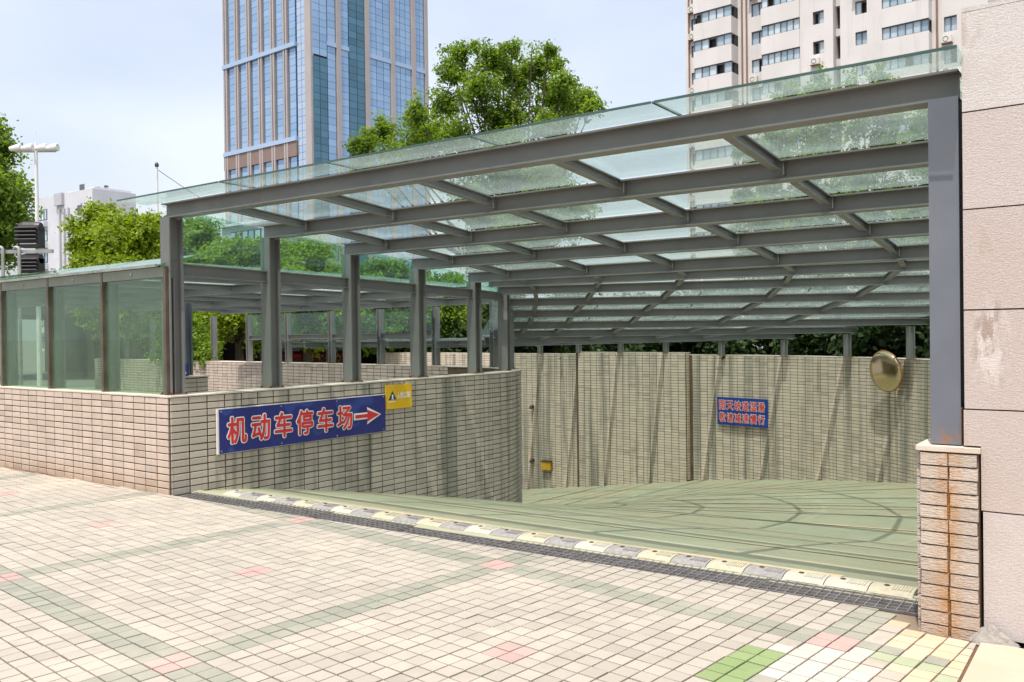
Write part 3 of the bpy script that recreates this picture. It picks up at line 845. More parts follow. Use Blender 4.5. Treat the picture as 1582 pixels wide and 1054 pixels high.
# posts
TIE = [2.245, 2.225, 2.205, 2.18, 2.15]
def post(p, z0, z1, fx, w=.15, mat='steel', parent=None):
    MB().hpost(p, z0 + .010, z1 - .002, fx, w).build('post', M[mat], parent or canopy)
    MB().obox(V(p.x, p.y, z0 + .0055), Vector((fx.x, fx.y, 0)).normalized(), Vector((-fx.y, fx.x, 0)).normalized(), V(0, 0, 1), w * .62, w * .62, .005).build('base_plate', M['steel'], parent or canopy)
    if w > .14:
        f_ = Vector((fx.x, fx.y, 0)).normalized(); g_ = Vector((-f_.y, f_.x, 0))
        for i in (-1, 1):
            for j in (-1, 1): MB().lathe(V(p.x, p.y, z0 + .010) + g_ * .075 * i + f_ * .082 * j, V(0, 0, 1), [(.013, 0), (.013, .008), (.007, .009), (.007, .018), (.0005, .018)], 6).build('bolt', M['bolt'], parent or canopy)
for k in range(5): post(beams[k][0], ZT, beams[k][2], D, .152)
for th, zt_ in ((-16, 2.10), (5, 2.13), (28, 2.12)):
    th = math.radians(th); post(pol(RI - .16, th), ZT, zt_, Vector((-math.sin(th), math.cos(th), 0)), .15)
PP = PIL + O_ * .112 + D * .115
MB().hpost(PP, PT + .012, beams[0][2] - .002 - FALL, D, .136).build('post', M['steel_blue'], canopy)
for sg in (-1, 1):
    MB().obox(PP + O_ * (.064 * sg) + V(0, 0, PT + .10), O_, D, V(0, 0, 1), .006, .06, .09).build('stiffener', M['pipe'], canopy)
for k in range(7, len(beams)):
    a, b, z = beams[k]; q = b - (b - a).normalized() * .28
    post(q, ZT + (.058 if k in (13, 14, 15) else 0), z, (b - a).normalized(), .11)
# tie beams between the posts and the glass above them
pts = [up(b[0], 0) for b in beams[:5]] + [pol(RI - .16, math.radians(t)) for t in (-16, 5, 28)]
tz = TIE + [2.13, 2.125, 2.12]; tops = ZB + [2.147, 2.13, 2.12]
for k in range(len(pts) - 1):
    p, q = pts[k], pts[k + 1]; dd = (q - p).normalized()
    MB().ibeam(up(p + dd * .078, tz[k] - .065), up(q - dd * .078, tz[k + 1] - .065), .125, .08).build('tie_beam', M['steel'], canopy)
    if k < 5:
        a = p + dd * .09; b = q - dd * .09; n = Vector((dd.y, -dd.x, 0)) * .01
        if min(tops[k] - tz[k], tops[k + 1] - tz[k + 1]) > -.05:
            t0 = max(tops[k] + .10, tz[k] + .05); t1 = max(tops[k + 1] + .10, tz[k + 1] + .04)
            MB().prism([up(a, tz[k] + .004), up(b, tz[k + 1] + .004), up(b, t1), up(a, t0)], n).build('clerestory_pane', M['glass_clear'], canopy)

# ------------------------------------------------------------------ lower canopy over the court
court = thing('court_canopy', C + W_LEFT * 4 + D * 4, 'low flat glass roof on grey beams over the court behind the fence', 'canopy', 'steel and glass canopies')
CS = [.16, 2.55, 4.95, 7.05]
cz = [2.11, 2.10, 2.07, 2.03]
def cline(k, t): return C + D * CS[k] - O_ * t
for k in range(len(CS)):
    e = .26 if k < 3 else .9
    MB().ibeam(up(cline(k, e), cz[k] + .06), up(cline(k, 9.2), cz[k] + .06), .125, .08).build('beam', M['steel'], court)
TS = [.26 + .9 + 1.3 * i for i in range(7)]
for t_ in TS:
    for k in range(len(CS) - 1):
        p = up(cline(k, t_), cz[k] + .075); q = up(cline(k + 1, t_), cz[k + 1] + .075); dd = (q - p).normalized()
        MB().ibeam(p + dd * .045, q - dd * .045, .08, .06).build('purlin', M['steel'], court)
TP_ = [.30] + [t_ for t_ in TS] + [9.2]
for k in range(len(CS) - 1):
    for i in range(len(TP_) - 1):
        q = [cline(k, TP_[i] + GAP) + D * GAP, cline(k, TP_[i + 1] - GAP) + D * GAP, cline(k + 1, TP_[i + 1] - GAP) - D * GAP, cline(k + 1, TP_[i] + GAP) - D * GAP]
        zz = [cz[k] + .15] * 2 + [cz[k + 1] + .15] * 2
        pane([up(v, z) for v, z in zip(q, zz)], parent=court, mat=M['glass_roof'])
for k in range(9):     # posts on the return wall
    p = pol(RI - .14, TH1) + E_ * (.9 + 1.55 * k)
    post(p, ZT, 2.02, E_, .11, 'steel', court)
    if k < 4:
        q = pol(RI - .14, TH1) + E_ * (.9 + 1.55 * (k + 1))
        MB().ibeam(up(p + E_ * .06, 1.50), up(q - E_ * .06, 1.50), .11, .07).build('tie_beam', M['steel'], court)
        MB().prism([up(p + E_ * .07, 1.565), up(q - E_ * .07, 1.565), up(q - E_ * .07, 2.015), up(p + E_ * .07, 2.015)], NE * .01).build('clerestory_pane', M['glass_clear'], court)

# ------------------------------------------------------------------ glass fence
fence = thing('glass_fence', C + W_LEFT * 4 + V(0, 0, ZT), 'green tinted glass fence standing on the low brick wall', 'fence')
FT = [.125 + 1.185 * i for i in range(8)]
fo = D * .075
for i, t_ in enumerate(FT):
    p = C + W_LEFT * t_ + fo
    MB().obox(up(p, (ZT + 2.2) / 2 + .002), O_, D, V(0, 0, 1), .021, .030, (2.2 - ZT) / 2).build('mullion', M['mullion'], fence)
    MB().hpost(p + D * .11 - O_ * .035, ZT + .004, 2.09, D, .10).build('post', M['steel'], fence)
    if i < len(FT) - 1:
        q = C + W_LEFT * FT[i + 1] + fo
        a = p + W_LEFT * .028; b = q - W_LEFT * .028
        MB().prism([up(a, ZT + .012), up(b, ZT + .012), up(b, 2.10), up(a, 2.10)], D * .010).build('glass_pane', M['glass_fence'], fence)
        MB().obox(up((a + b) / 2 - D * .006, 2.15), O_, D, V(0, 0, 1), (b - a).length / 2, .02, .048).build('head_rail', M['steel'], fence)
        # sloping glazed eave with a bright lip
        e0 = up(a - D * .10, 2.205); e1 = up(b - D * .10, 2.205); e2 = up(b + D * .36, 2.335); e3 = up(a + D * .36, 2.335)
        MB().prism([e1, e0, e3, e2], V(0, 0, .010)).build('eave_pane', M['glass_fence'], fence)
        MB().obox(up((a + b) / 2 - D * .105, 2.207), O_, D, V(0, 0, 1), (b - a).length / 2 + .02, .012, .013).build('eave_lip', M['alu'], fence)
        c = (a + b) / 2 - D * .03 + V(0, 0, 2.15)
        MB().lathe(c, -D, [(.010, 0), (.012, .006), (.006, .012), (0.0005, .013)], 10).build('bolt_head', M['alu'], fence)

# ------------------------------------------------------------------ drain, speed bump
drain = thing('drain_grate', GA, 'long iron drain grate across the mouth of the ramp', 'drain grate')
Lg = (GB - GA).length
mb = MB(); q = [GA, GB, GB + GN * GW, GA + GN * GW]
zz = -.16
mb.add([up(p, zz) for p in q] + [up(p, -.008) for p in q], [(0, 1, 2, 3), (0, 4, 5, 1), (1, 5, 6, 2), (2, 6, 7, 3), (3, 7, 4, 0)]).build('trench', M['trench'], drain)
npan = 7; lp = Lg / npan
for i in range(npan):
    mb = MB(); off = random.gauss(0, .008); zt = -.004 + random.gauss(0, .003)
    a = GA + GD * (lp * i + .008) + GN * off; L1 = lp - .016
    for r in range(6):
        p = a + GN * (.012 + r * (GW - .024) / 5); mb.bar(up(p, zt - .012), up(p + GD * L1, zt - .012), .0065 if 0 < r < 5 else .010, .026)
    nb = int(L1 / .052)
    for c in range(nb + 1):
        p = a + GD * (L1 * c / nb) + GN * .012; mb.bar(up(p, zt - .010), up(p + GN * (GW - .024), zt - .010), .0065, .018)
    mb.build('grate_panel', M['grate'], drain)

hump = thing('speed_bump', GA + GN * (GW + .12) + GD * 3, 'worn yellow and black rubber speed bump behind the drain grate', 'speed bump')
nseg = 25; sl = .245; hw = .105
h0 = GA + GN * (GW + hw - .016) + GD * .34
bolts = []
for i in range(nseg):
    mb = MB(); a = h0 + GD * (sl * i + .003); L1 = sl - .006
    prof = [(-hw, .0), (-hw + .008, .008), (-.06, .021), (-.02, .026), (.02, .026), (.06, .021), (hw - .008, .008), (hw, .0)]
    vs = []; ns = 9
    for k in range(ns):
        x = L1 * k / (ns - 1)
        for (y, z) in prof:
            vs.append(up(a + GD * x + GN * y, z - .004 - (.0 if 0 < k < ns - 1 else .004)))
    m = len(prof); fs = [(k * m + j, (k + 1) * m + j, (k + 1) * m + j + 1, k * m + j + 1) for k in range(ns - 1) for j in range(m - 1)]
    fs = [f[::-1] for f in fs]
    fs += [tuple(range(m)), tuple(range((ns - 1) * m, ns * m))[::-1]]
    mb.add(vs, fs)
    yellow = (i % 2 == 0) or i == nseg - 2
    if i % 3 != 1 or not yellow or True:
        for k in range(7):      # raised ribs on one end
            x = L1 * (.52 + .065 * k)
            mb.bar(up(a + GD * x - GN * .06, .0195), up(a + GD * x + GN * .03, .0225), .007, .006)
    mat = M['bump_black'] if not yellow else (M['bump_pale'] if i < 4 or random.random() < .3 else M['bump_yellow'])
    seg = mb.build('bump_segment', mat, hump)
    c = up(a + GD * L1 * .36 + GN * .0, .0225)
    MB().lathe(c, V(0, 0, 1), [(.017, 0), (.017, .002), (.011, .0045), (.0005, .0045)], 10).build('bolt', M['bolt'], seg)

# ------------------------------------------------------------------ signs
def text_mesh(body, offset=0., extrude=.0):
    cu = bpy.data.curves.new('txt', 'FONT'); cu.body = body; cu.size = 1; cu.offset = offset; cu.extrude = extrude; cu.align_x = 'LEFT'
    o = bpy.data.objects.new('txt', cu); COL.objects.link(o); bpy.context.view_layer.update()
    dg = bpy.context.evaluated_depsgraph_get(); me = bpy.data.meshes.new_from_object(o.evaluated_get(dg))
    vs = [v.co.copy() for v in me.vertices]; fs = [tuple(p.vertices) for p in me.polygons]
    bpy.data.objects.remove(o); bpy.data.curves.remove(cu); bpy.data.meshes.remove(me)
    return vs, fs
def place_text(body, org, ax, ay, an, w, h, name, mat, parent, lift, grow=0., ext=.0012):
    """flat raised lettering; grow thickens the strokes by overlaying shifted copies at slightly different heights"""
    vs, fs = text_mesh(body)
    x0 = min(v.x for v in vs); x1 = max(v.x for v in vs); y0 = min(v.y for v in vs); y1 = max(v.y for v in vs)
    mb = MB(); n = len(vs); cnt = set((f[i], f[(i + 1) % len(f)]) for f in fs for i in range(len(f)))
    rim = [e for e in cnt if (e[1], e[0]) not in cnt]
    sh = [(0, 0)] + ([(grow * math.cos(k * math.pi / 6), grow * math.sin(k * math.pi / 6)) for k in range(12)] if grow else [])
    for q, (dx, dy) in enumerate(sh):
        P = [org + ax * ((v.x - x0) / (x1 - x0) * w + dx) + ay * ((v.y - y0) / (y1 - y0) * h + dy) + an * (lift - q * .00008) for v in vs]
        mb.add(P, fs); mb.add(P + [p - an * ext for p in P], [(b, a, a + n, b + n) for a, b in rim])
    mb.build(name, mat, parent)
def plate(org, ax, ay, an, w, h, th, name, mat, parent, back=None):
    c = org + ax * w / 2 + ay * h / 2 + an * (th / 2)
    return MB().obox(c, ax, ay, an, w / 2, h / 2, th / 2).build(name, mat, parent)
Zv = V(0, 0, 1)
# big blue sign on the core wall
o0 = C + D * .506 + NR * .020 + V(0, 0, .325)
sg = thing('direction_sign', o0, 'long blue sign with red characters and an arrow pointing right, on the stained wall', 'sign', 'blue signs')
plate(o0 - NR * .002, D, Zv, NR, 2.40, .458, .024, 'sign_box', M['sign_edge'], sg)
plate(o0 + D * .018 + Zv * .006 + NR * .022, D, Zv, NR, 2.378, .446, .006, 'sign_face', M['sign_blue'], sg)
chars = '机动车停车场'
for i, ch in enumerate(chars):
    cx = .115 + i * .298; bw = .225; bh = .262; z = .098
    place_text(ch, o0 + D * cx + Zv * z, D, Zv, NR, bw, bh, 'character', M['sign_red'], sg, .0350, .0065)
    place_text(ch, o0 + D * cx + Zv * z, D, Zv, NR, bw, bh, 'character_outline', M['sign_white'], sg, .0315, .0175)
def arrow_poly(x0, x1, zc, sh, hh, hl):
    return [(x0, zc - sh), (x1 - hl, zc - sh), (x1 - hl - .01, zc - hh), (x1, zc), (x1 - hl - .01, zc + hh), (x1 - hl, zc + sh), (x0, zc + sh)]
def flat_poly(pts, org, ax, ay, an, lift, th, name, mat, parent):
    P = [org + ax * a + ay * b + an * (lift - th) for a, b in pts]
    vs = P + [p + an * th for p in P]; n = len(P)
    tri = tessellate_polygon([[Vector((a, b, 0)) for a, b in pts]])
    fs = [tuple(n + i for i in t) for t in tri] + [(i, (i + 1) % n, n + (i + 1) % n, n + i) for i in range(n)]
    return MB().add(vs, fs).build(name, mat, parent)
flat_poly(arrow_poly(1.865, 2.315, .222, .040, .103, .225), o0, D, Zv, NR, .0315, .0025, 'arrow_outline', M['sign_white'], sg)
flat_poly(arrow_poly(1.885, 2.285, .222, .021, .072, .20), o0, D, Zv, NR, .0345, .0025, 'arrow', M['sign_red'], sg)
for a in (.04, .8, 1.6, 2.36):
    for b in (.03, .43):
        MB().lathe(o0 + D * a + Zv * b + NR * .028, NR, [(.009, 0), (.009, .002), (.004, .004), (.0005, .004)], 8).build('screw', M['alu'], sg)
# yellow sign
o1 = C + D * 2.925 + NR * .020 + V(0, 0, .590)
sy = thing('yellow_sign', o1, 'small yellow sign with a dark triangle emblem, above the end of the blue sign', 'sign')
plate(o1, D, Zv, NR, .47, .300, .016, 'sign_face', M['sign_yellow'], sy)
flat_poly([(.045, .115), (.185, .115), (.115, .225)], o1, D, Zv, NR, .0195, .003, 'emblem', M['sign_navy'], sy)
flat_poly([(.095, .118), (.108, .15), (.100, .165), (.108, .178), (.122, .178), (.130, .165), (.122, .15), (.135, .118), (.123, .118), (.115, .14), (.107, .118)], o1, D, Zv, NR, .0215, .002, 'emblem_figure', M['sign_white'], sy)
place_text('人防工程', o1 + D * .195 + Zv * .125, D, Zv, NR, .245, .075, 'lettering', M['sign_white'], sy, .0185, .002)
flat_poly([(.04, .085), (.17, .085), (.17, .097), (.04, .097)], o1, D, Zv, NR, .0185, .002, 'caption_bar', M['sign_white'], sy)
# blue warning sign on the outer wall
def ray(x, y): return RT * (x - 791) / FPX + UP * (527 - y) / FPX + FW
def on_outer(x, y, r=RO):
    d = ray(x, y); A = d.x ** 2 + d.y ** 2; B = 2 * (d.x * (-OC.x) + d.y * (-OC.y)); CC = OC.x ** 2 + OC.y ** 2 - r * r
    t = (-B + math.sqrt(B * B - 4 * A * CC)) / (2 * A); return EYE + d * t
pa = on_outer(1109.5, 613, RO - .04); pb = on_outer(1187.5, 657, RO - .04); pc = on_outer(1109.5, 655, RO - .04)
ax = Vector((pb.x - pa.x, pb.y - pa.y, 0)); wS = ax.length; ax.normalize(); an = Vector((ax.y, -ax.x, 0)); hS = pa.z - pc.z
o2 = Vector((pa.x, pa.y, pc.z)) + an * .02
sb = thing('warning_sign', o2, 'blue sign with two lines of red characters on the far curved wall', 'sign', 'blue signs')
plate(o2, ax, Zv, an, wS, hS, .02, 'sign_face', M['sign_plain_blue'], sb)
for row, line in enumerate(('雨天坡道湿滑', '敬请减速慢行')):
    for i, ch in enumerate(line):
        cw = wS * .93 / 6; org = o2 + ax * (wS * .035 + cw * i + cw * .05) + Zv * (hS * (.55 - .44 * row))
        place_text(ch, org, ax, Zv, an, cw * .82, hS * .33, 'character', M['sign_red'], sb, .0280, .0045)
        place_text(ch, org, ax, Zv, an, cw * .82, hS * .33, 'character_outline', M['sign_white'], sb, .0245, .013)

# convex mirror on the outer wall
pm = on_outer(1363, 575, RO - .32); th = math.atan2(pm.y - OC.y, pm.x - OC.x)
mn = Vector((-.93, -.36, -.13)).normalized()
mr = thing('convex_mirror', pm, 'round tarnished traffic mirror at the top of the far wall', 'mirror')
Rm = .385
MB().lathe(pm, mn, [(Rm * math.sin(a), .075 * math.cos(a) - .075) if a else (.0005, .0) for a in [i * math.pi / 2 / 10 * .98 for i in range(11)]], 40).build('mirror_face', M['mirror'], mr, True)
MB().lathe(pm, mn, [(Rm * .97, -.073), (Rm * 1.03, -.07), (Rm * 1.05, -.085), (Rm * 1.02, -.11), (Rm * .5, -.16), (.0005, -.17)], 40).build('rim', M['mirror_rim'], mr, True)
wq = pol(RO - .01, th, pm.z)
MB().tube([pm - mn * .19, wq], .022, 8).build('bracket', M['steel'], mr)

# small amber lamp box and two pipe outlets low on the far wall
def on_line(x, y, off):
    d = ray(x, y); p0 = pol(RO - off, TH1); t = (p0 - EYE).dot(NE) / d.dot(NE); return EYE + d * t
pl = on_line(846, 719.5, .02)
al = thing('wall_lamp', pl, 'small amber lamp box low on the far wall beside the curved wall end', 'lamp')
ex = -E_
MB().obox(pl - NE * .05, ex, NE, Zv, .155, .045, .115).build('lens', M['amber'], al)
MB().obox(pl - NE * .004, ex, NE, Zv, .175, .006, .135).build('back_plate', M['bolt'], al)
MB().obox(pl - NE * .055 + V(0, 0, .125), ex, NE, Zv, .17, .055, .010).build('hood', M['bolt'], al)
for (x, y, lab) in ((823.5, 628, 'upper rusty drain pipe stub on the shaded far wall'), (824, 711, 'lower rusty drain pipe stub left of the amber lamp')):
    p = on_line(x, y, .02); pt = thing('pipe_stub', p, lab, 'pipe', 'pipe stubs on the far wall')
    MB().tube([p + NE * .03, p - NE * .09, p - NE * .12 - V(0, 0, .05)], .045, 10).build('pipe', M['bolt'], pt)

# ------------------------------------------------------------------ court pier with small sign
cp = Vector((-5.05, 13.6, 0))
cpier = thing('brick_pier', cp, 'low brick pier in the court seen behind the corner post', 'pier', 'brick piers')
MB().obox(cp + V(0, 0, .44), O_, D, Zv, .20, .20, .46).build('pier_core', M['mortar'], cpier)
for r in range(13):
    for s_ in range(2):
        z = .88 - (r + .5) * PITCH_V
        MB().obox(cp - D * .202 + O_ * (-.1 + .2 * s_) + V(0, 0, z), O_, D, Zv, .094, .012, .029).build('brick', M['brick'], cpier)
        MB().obox(cp + O_ * .202 + D * (-.1 + .2 * s_) + V(0, 0, z), O_, D, Zv, .012, .094, .029).build('brick', M['brick'], cpier)
MB().obox(cp + V(0, 0, .905), O_, D, Zv, .22, .22, .012).build('coping', M['cement'], cpier)
MB().hpost(cp - O_ * .05, .92, 2.05, D, .13).build('post', M['steel_blue'], cpier)
ss = thing('arrow_sign', cp + V(0, 0, .92), 'small blue sign with a red arrow standing on the pier in the court', 'sign', 'blue signs')
q0 = cp + O_ * .0 - D * .13 + V(0, 0, .92)
plate(q0, O_, Zv, -D, .19, .19, .02, 'sign_face', M['sign_plain_blue'], ss)
flat_poly(arrow_poly(.03, .17, .045, .022, .05, .07), q0, O_, Zv, -D, .0225, .002, 'arrow_outline', M['sign_white'], ss)
flat_poly(arrow_poly(.04, .155, .045, .010, .03, .06), q0, O_, Zv, -D, .0245, .002, 'arrow', M['sign_red'], ss)

# ------------------------------------------------------------------ trees
def leaf_cloud(clumps, n, size, name, mat, parent, flat=.5, seed=1, kind=None):
    r = np.random.default_rng(seed)
    cs = np.array([c[:3] for c in clumps], float); rad = np.array([c[3] for c in clumps], float)
    # twigs radiate from each clump; leaves sit along their outer part
    lpt = 26; nt = max(1, n // lpt); w = rad ** 2.0; ti = r.choice(len(cs), nt, p=w / w.sum())
    td = r.normal(size=(nt, 3)) + np.array([0, 0, .25]); td /= np.linalg.norm(td, axis=1)[:, None]
    tl = rad[ti] * r.uniform(.45, 1.28, nt)
    t0 = cs[ti] + r.normal(size=(nt, 3)) * (rad[ti] * .22)[:, None]
    n = nt * lpt; k = np.repeat(np.arange(nt), lpt)
    f = 1 - r.random(n) ** 1.5 * .75
    d = td[k] + r.normal(size=(n, 3)) * .25; d /= np.linalg.norm(d, axis=1)[:, None]
    pos = t0[k] + td[k] * (tl[k] * f)[:, None] * np.array([1, 1, .85]) + r.normal(size=(n, 3)) * (size * .75) - np.array([0, 0, 1.]) * (f ** 2 * rad[ti][k] * .10)[:, None]
    nrm = d * .55 + r.normal(size=(n, 3)) * .6 + np.array([0, 0, flat]); nrm /= np.linalg.norm(nrm, axis=1)[:, None]
    a = np.cross(nrm, r.normal(size=(n, 3))); a /= np.linalg.norm(a, axis=1)[:, None]; b = np.cross(nrm, a)
    s = size * r.uniform(.6, 1.35, n)[:, None]
    P = np.empty((n, 4, 3)); P[:, 0] = pos - a * s * .55; P[:, 1] = pos + b * s * .32 - nrm * s * .08; P[:, 2] = pos + a * s * .55; P[:, 3] = pos - b * s * .32 - nrm * s * .08
    bb = base_of(parent); P -= np.array([bb.x, bb.y, bb.z])
    me = bpy.data.meshes.new(name); me.vertices.add(n * 4); me.vertices.foreach_set('co', P.ravel())
    me.loops.add(n * 4); me.loops.foreach_set('vertex_index', np.arange(n * 4, dtype=np.int32))
    me.polygons.add(n); me.polygons.foreach_set('loop_start', np.arange(0, n * 4, 4, dtype=np.int32)); me.polygons.foreach_set('loop_total', np.full(n, 4, np.int32))
    me.materials.append(mat); me.update(calc_edges=True)
    o = link(name, me, parent)
    if kind: o['kind'] = kind
    return o
def tree(base, H, R, label, mat, n, size, seed, zc=None, squash=1., nc=26, group='trees around the ramp', extra=(), trunk_r=.14, cat='tree', name='tree'):
    r = random.Random(seed); b = Vector(base)
    t = thing(name, b, label, cat, group)
    z0 = zc if zc is not None else H * .42
    clumps = []
    for i in range(nc):
        f = (i + .5) / nc; z = z0 + (H - z0) * (f ** .9)
        q = (z - z0) / (H - z0); prof = math.sqrt(max(.05, 1 - (q * 1.02 - .28) ** 2 / .62)) if q > .28 else .75 + .25 * q / .28
        a = i * 2.399 + r.uniform(-.4, .4); rr = R * prof * r.uniform(.35, .88) * (1 if i % 4 else .35)
        cr = R * r.uniform(.22, .36) * (.8 + .2 * (1 - q))
        clumps.append((b.x + rr * math.cos(a), b.y + rr * math.sin(a) * squash, b.z + min(z, H - cr * .75), cr))
    clumps += [tuple(e) for e in extra]
    mb = MB(); top = b + V(r.uniform(-.2, .2), r.uniform(-.2, .2), z0 + (H - z0) * .55)
    mb.tube([b - V(0, 0, .1), b + V(.05, 0, z0 * .5), b + (top - b) * .6 + V(.1, 0, 0), top], [trunk_r * 1.25, trunk_r, trunk_r * .7, trunk_r * .25], 8)
    for c in clumps:
        p = Vector(c[:3]); h = r.uniform(.35, .8); s = b + (top - b) * h
        if p.z < s.z: s = b + V(0, 0, max(.3, (p.z - b.z) * .7))
        mid = s.lerp(p, .5) + V(0, 0, -.08 * (p - s).length)
        mb.tube([s, mid, p], [trunk_r * .35, trunk_r * .22, trunk_r * .08], 5, False)
    mb.build('trunk', M['bark'], t)
    leaf_cloud(clumps, n, size, 'crown', mat, t, seed=seed)
    return t

def PX(x, y, Y):   # a point of the photograph at depth Y
    d = ray(x, y); return EYE + d * (Y / d.y)
# big tree behind the canopy
b = PX(800, 500, 36); b.z = 0
ex = []
for (x, y, r_) in ((560, 225, .55), (590, 205, .75), (620, 235, .9), (655, 205, .9), (645, 172, .55), (690, 160, .8), (700, 110, .7), (712, 82, .42), (740, 140, 1.0), (760, 95, .7), (790, 75, .45), (800, 120, 1.1),
                   (835, 105, .6), (848, 78, .35), (860, 145, 1.0), (885, 160, .7), (862, 100, .35), (870, 128, .5), (915, 165, .45), (905, 150, .4), (700, 215, 1.2), (780, 190, 1.3), (850, 200, 1.0), (610, 262, 1.0), (560, 258, .6), (735, 70, .22), (822, 70, .25), (690, 75, .2)):
    p = PX(x, y, 36 + random.uniform(-1.6, 1.6)); ex.append((p.x, p.y, p.z, r_))
tree(b, 9.4, 3.6, 'large leafy tree rising over the canopy in front of the blue tower', M['leaf'], 100000, .135, 11, 4.5, 1, 18, extra=ex, trunk_r=.22)
# left edge tree
b = PX(-125, 500, 22); b.z = 0
ex = []
for (x, y, r_) in ((-10, 215, .5), (10, 200, .4), (-30, 250, .8), (15, 250, .55), (30, 285, .5), (5, 300, .7), (40, 305, .35), (38, 330, .5), (15, 350, .6), (-25, 330, 1), (45, 285, .25), (25, 225, .3), (-40, 200, .6), (10, 385, .6)):
    p = PX(x - 20, y, 22 + random.uniform(-.9, .9)); ex.append((p.x, p.y, p.z, r_))
tree(b, 7.3, 2.1, 'broadleaf tree at the left edge beside the white floodlight mast', M['leaf_mid'], 46000, .115, 12, 2.6, 1, 16, extra=ex)
# bright trees behind the fence roof
for (x, ytop, Y, R, lab, sd_, nn_) in ((152, 318, 27, 1.35, 'narrow yellow-green tree in front of the far white block', 21, 15000), (205, 333, 25, 1.9, 'bright yellow-green tree beside the corner post of the canopy', 22, 22000), (300, 338, 30, 1.8, 'bright green tree right of the canopy corner post', 23, 16000),
                              (365, 372, 27, 2.2, 'rounded green tree in front of the small grey building', 24, 20000), (470, 372, 29, 2.3, 'wide green tree seen through the second bay of glass', 25, 20000), (590, 402, 29, 2.0, 'green tree seen through the third bay of glass', 26, 14000), (690, 425, 30, 1.6, 'green tree seen through the bay before the curved wall end', 27, 9000)):
    p = PX(x, ytop, Y); b = V(p.x, p.y, 0)
    tree(b, p.z, R, lab, M['leaf_bright'] if sd_ < 26 else M['leaf'], int(nn_ * 1.5), .115, sd_, p.z * .33, 1, 22)
# trees in front of the apartment block
for (x, ytop, Y, R, lab, sd_) in ((1255, 130, 44, 3.0, 'street tree under the apartment block, seen through the front glass', 31), (1345, 112, 47, 3.6, 'taller street tree below the apartment windows, seen through the glass', 32), (1450, 128, 43, 3.4, 'street tree nearest the granite wall, seen through the glass', 33), (1180, 215, 50, 2.6, 'low street tree by the left end of the apartment block', 34)):
    p = PX(x, ytop, Y); tree(V(p.x, p.y, 0), p.z, R, lab, M['leaf_mid'], 16000, .21, sd_, 3.0, 1, 24)
# shrub growing over the return wall
b = pol(RI - .14, TH1) + E_ * 9.6 + V(0, 0, ZT)
sh = thing('shrub', b, 'leafy shrub growing over the brick wall behind the first posts', 'shrub')
cl = [(b.x + E_.x * u, b.y + E_.y * u, b.z + z, r_) for u, z, r_ in ((-.6, .25, .35), (-.2, .55, .45), (.3, .75, .45), (.8, .8, .45), (0, .15, .3), (.6, .35, .4), (-.75, .05, .22), (1.2, .55, .4), (1.3, .2, .4), (.2, 1.0, .3))]
leaf_cloud(cl, 6000, .085, 'foliage', M['leaf'], sh, seed=5)
mb = MB()
for c in cl: mb.tube([b - V(0, 0, .02), (b + Vector(c[:3])) / 2, Vector(c[:3])], [.03, .02, .008], 5)
mb.build('stem', M['bark'], sh)
# hedge behind the far wall
hl = ['dense dark shrub behind the far wall %s' % s for s in ('below the mirror', 'right of the blue sign', 'above the blue sign', 'left of the blue sign', 'at the fold in the wall', 'behind the proud wall section', 'behind the left part of the proud section', 'beside the curved wall end', 'past the curved wall end', 'deep behind the posts')]
for k in range(10):
    if k < 5: p = pol(RO + 1.9, math.radians(4 + 10.5 * k))
    else: p = pol(RO + 1.9, TH1) + E_ * (1.6 + 2.5 * (k - 5))
    hd = thing('hedge_shrub', p, hl[k], 'shrub', 'dark shrubs behind the far wall')
    r = random.Random(90 + k); cl = []
    for i in range(30):
        cl.append((p.x + r.uniform(-1.25, 1.25), p.y + r.uniform(-1.0, 1.0), .25 + 2.1 * r.random(), r.uniform(.35, .6)))
    leaf_cloud(cl, 11000, .15, 'foliage', M['leaf_dark'], hd, seed=90 + k)
    mb = MB()
    for c in cl[:8]: mb.tube([p - V(0, 0, .05), (p + Vector(c[:3])) / 2, Vector(c[:3])], [.05, .035, .01], 5)
    mb.build('stem', M['bark'], hd)

# ------------------------------------------------------------------ dark low building and parked cars behind the court
shop = thing('shop_building', V(-7, 36, 0), 'dark low building seen under the glass roofs behind the court', 'building')
MB().box((-22, 41, 0), (8, 42, 3.2)).build('wall', M['dark_wall'], shop)
MB().box((-22.2, 32.4, 2.45), (8.2, 42.2, 2.75)).build('roof', M['dark_wall'], shop)
for i in range(9):
    MB().box((-19 + i * 3, 32.8, 0), (-18.75 + i * 3, 33.05, 2.45)).build('column', M['dark_wall'], shop)
    MB().box((-18.3 + i * 3, 40.9, .5), (-16.6 + i * 3, 40.97, 2.2)).build('window', M['shade'], shop)
M['car_red'] = simple('red_car_paint', (.16, .012, .02), (.13, .012, .016), 2, .25, 0, 0, spec=.6)
M['tyre'] = simple('tyre', (.02, .02, .02), (.03, .03, .03), 4, .9, 0, 0)
M['tail'] = simple('tail_lamp', (.5, .02, .03), (.45, .02, .02), 4, .2, 0, 0)
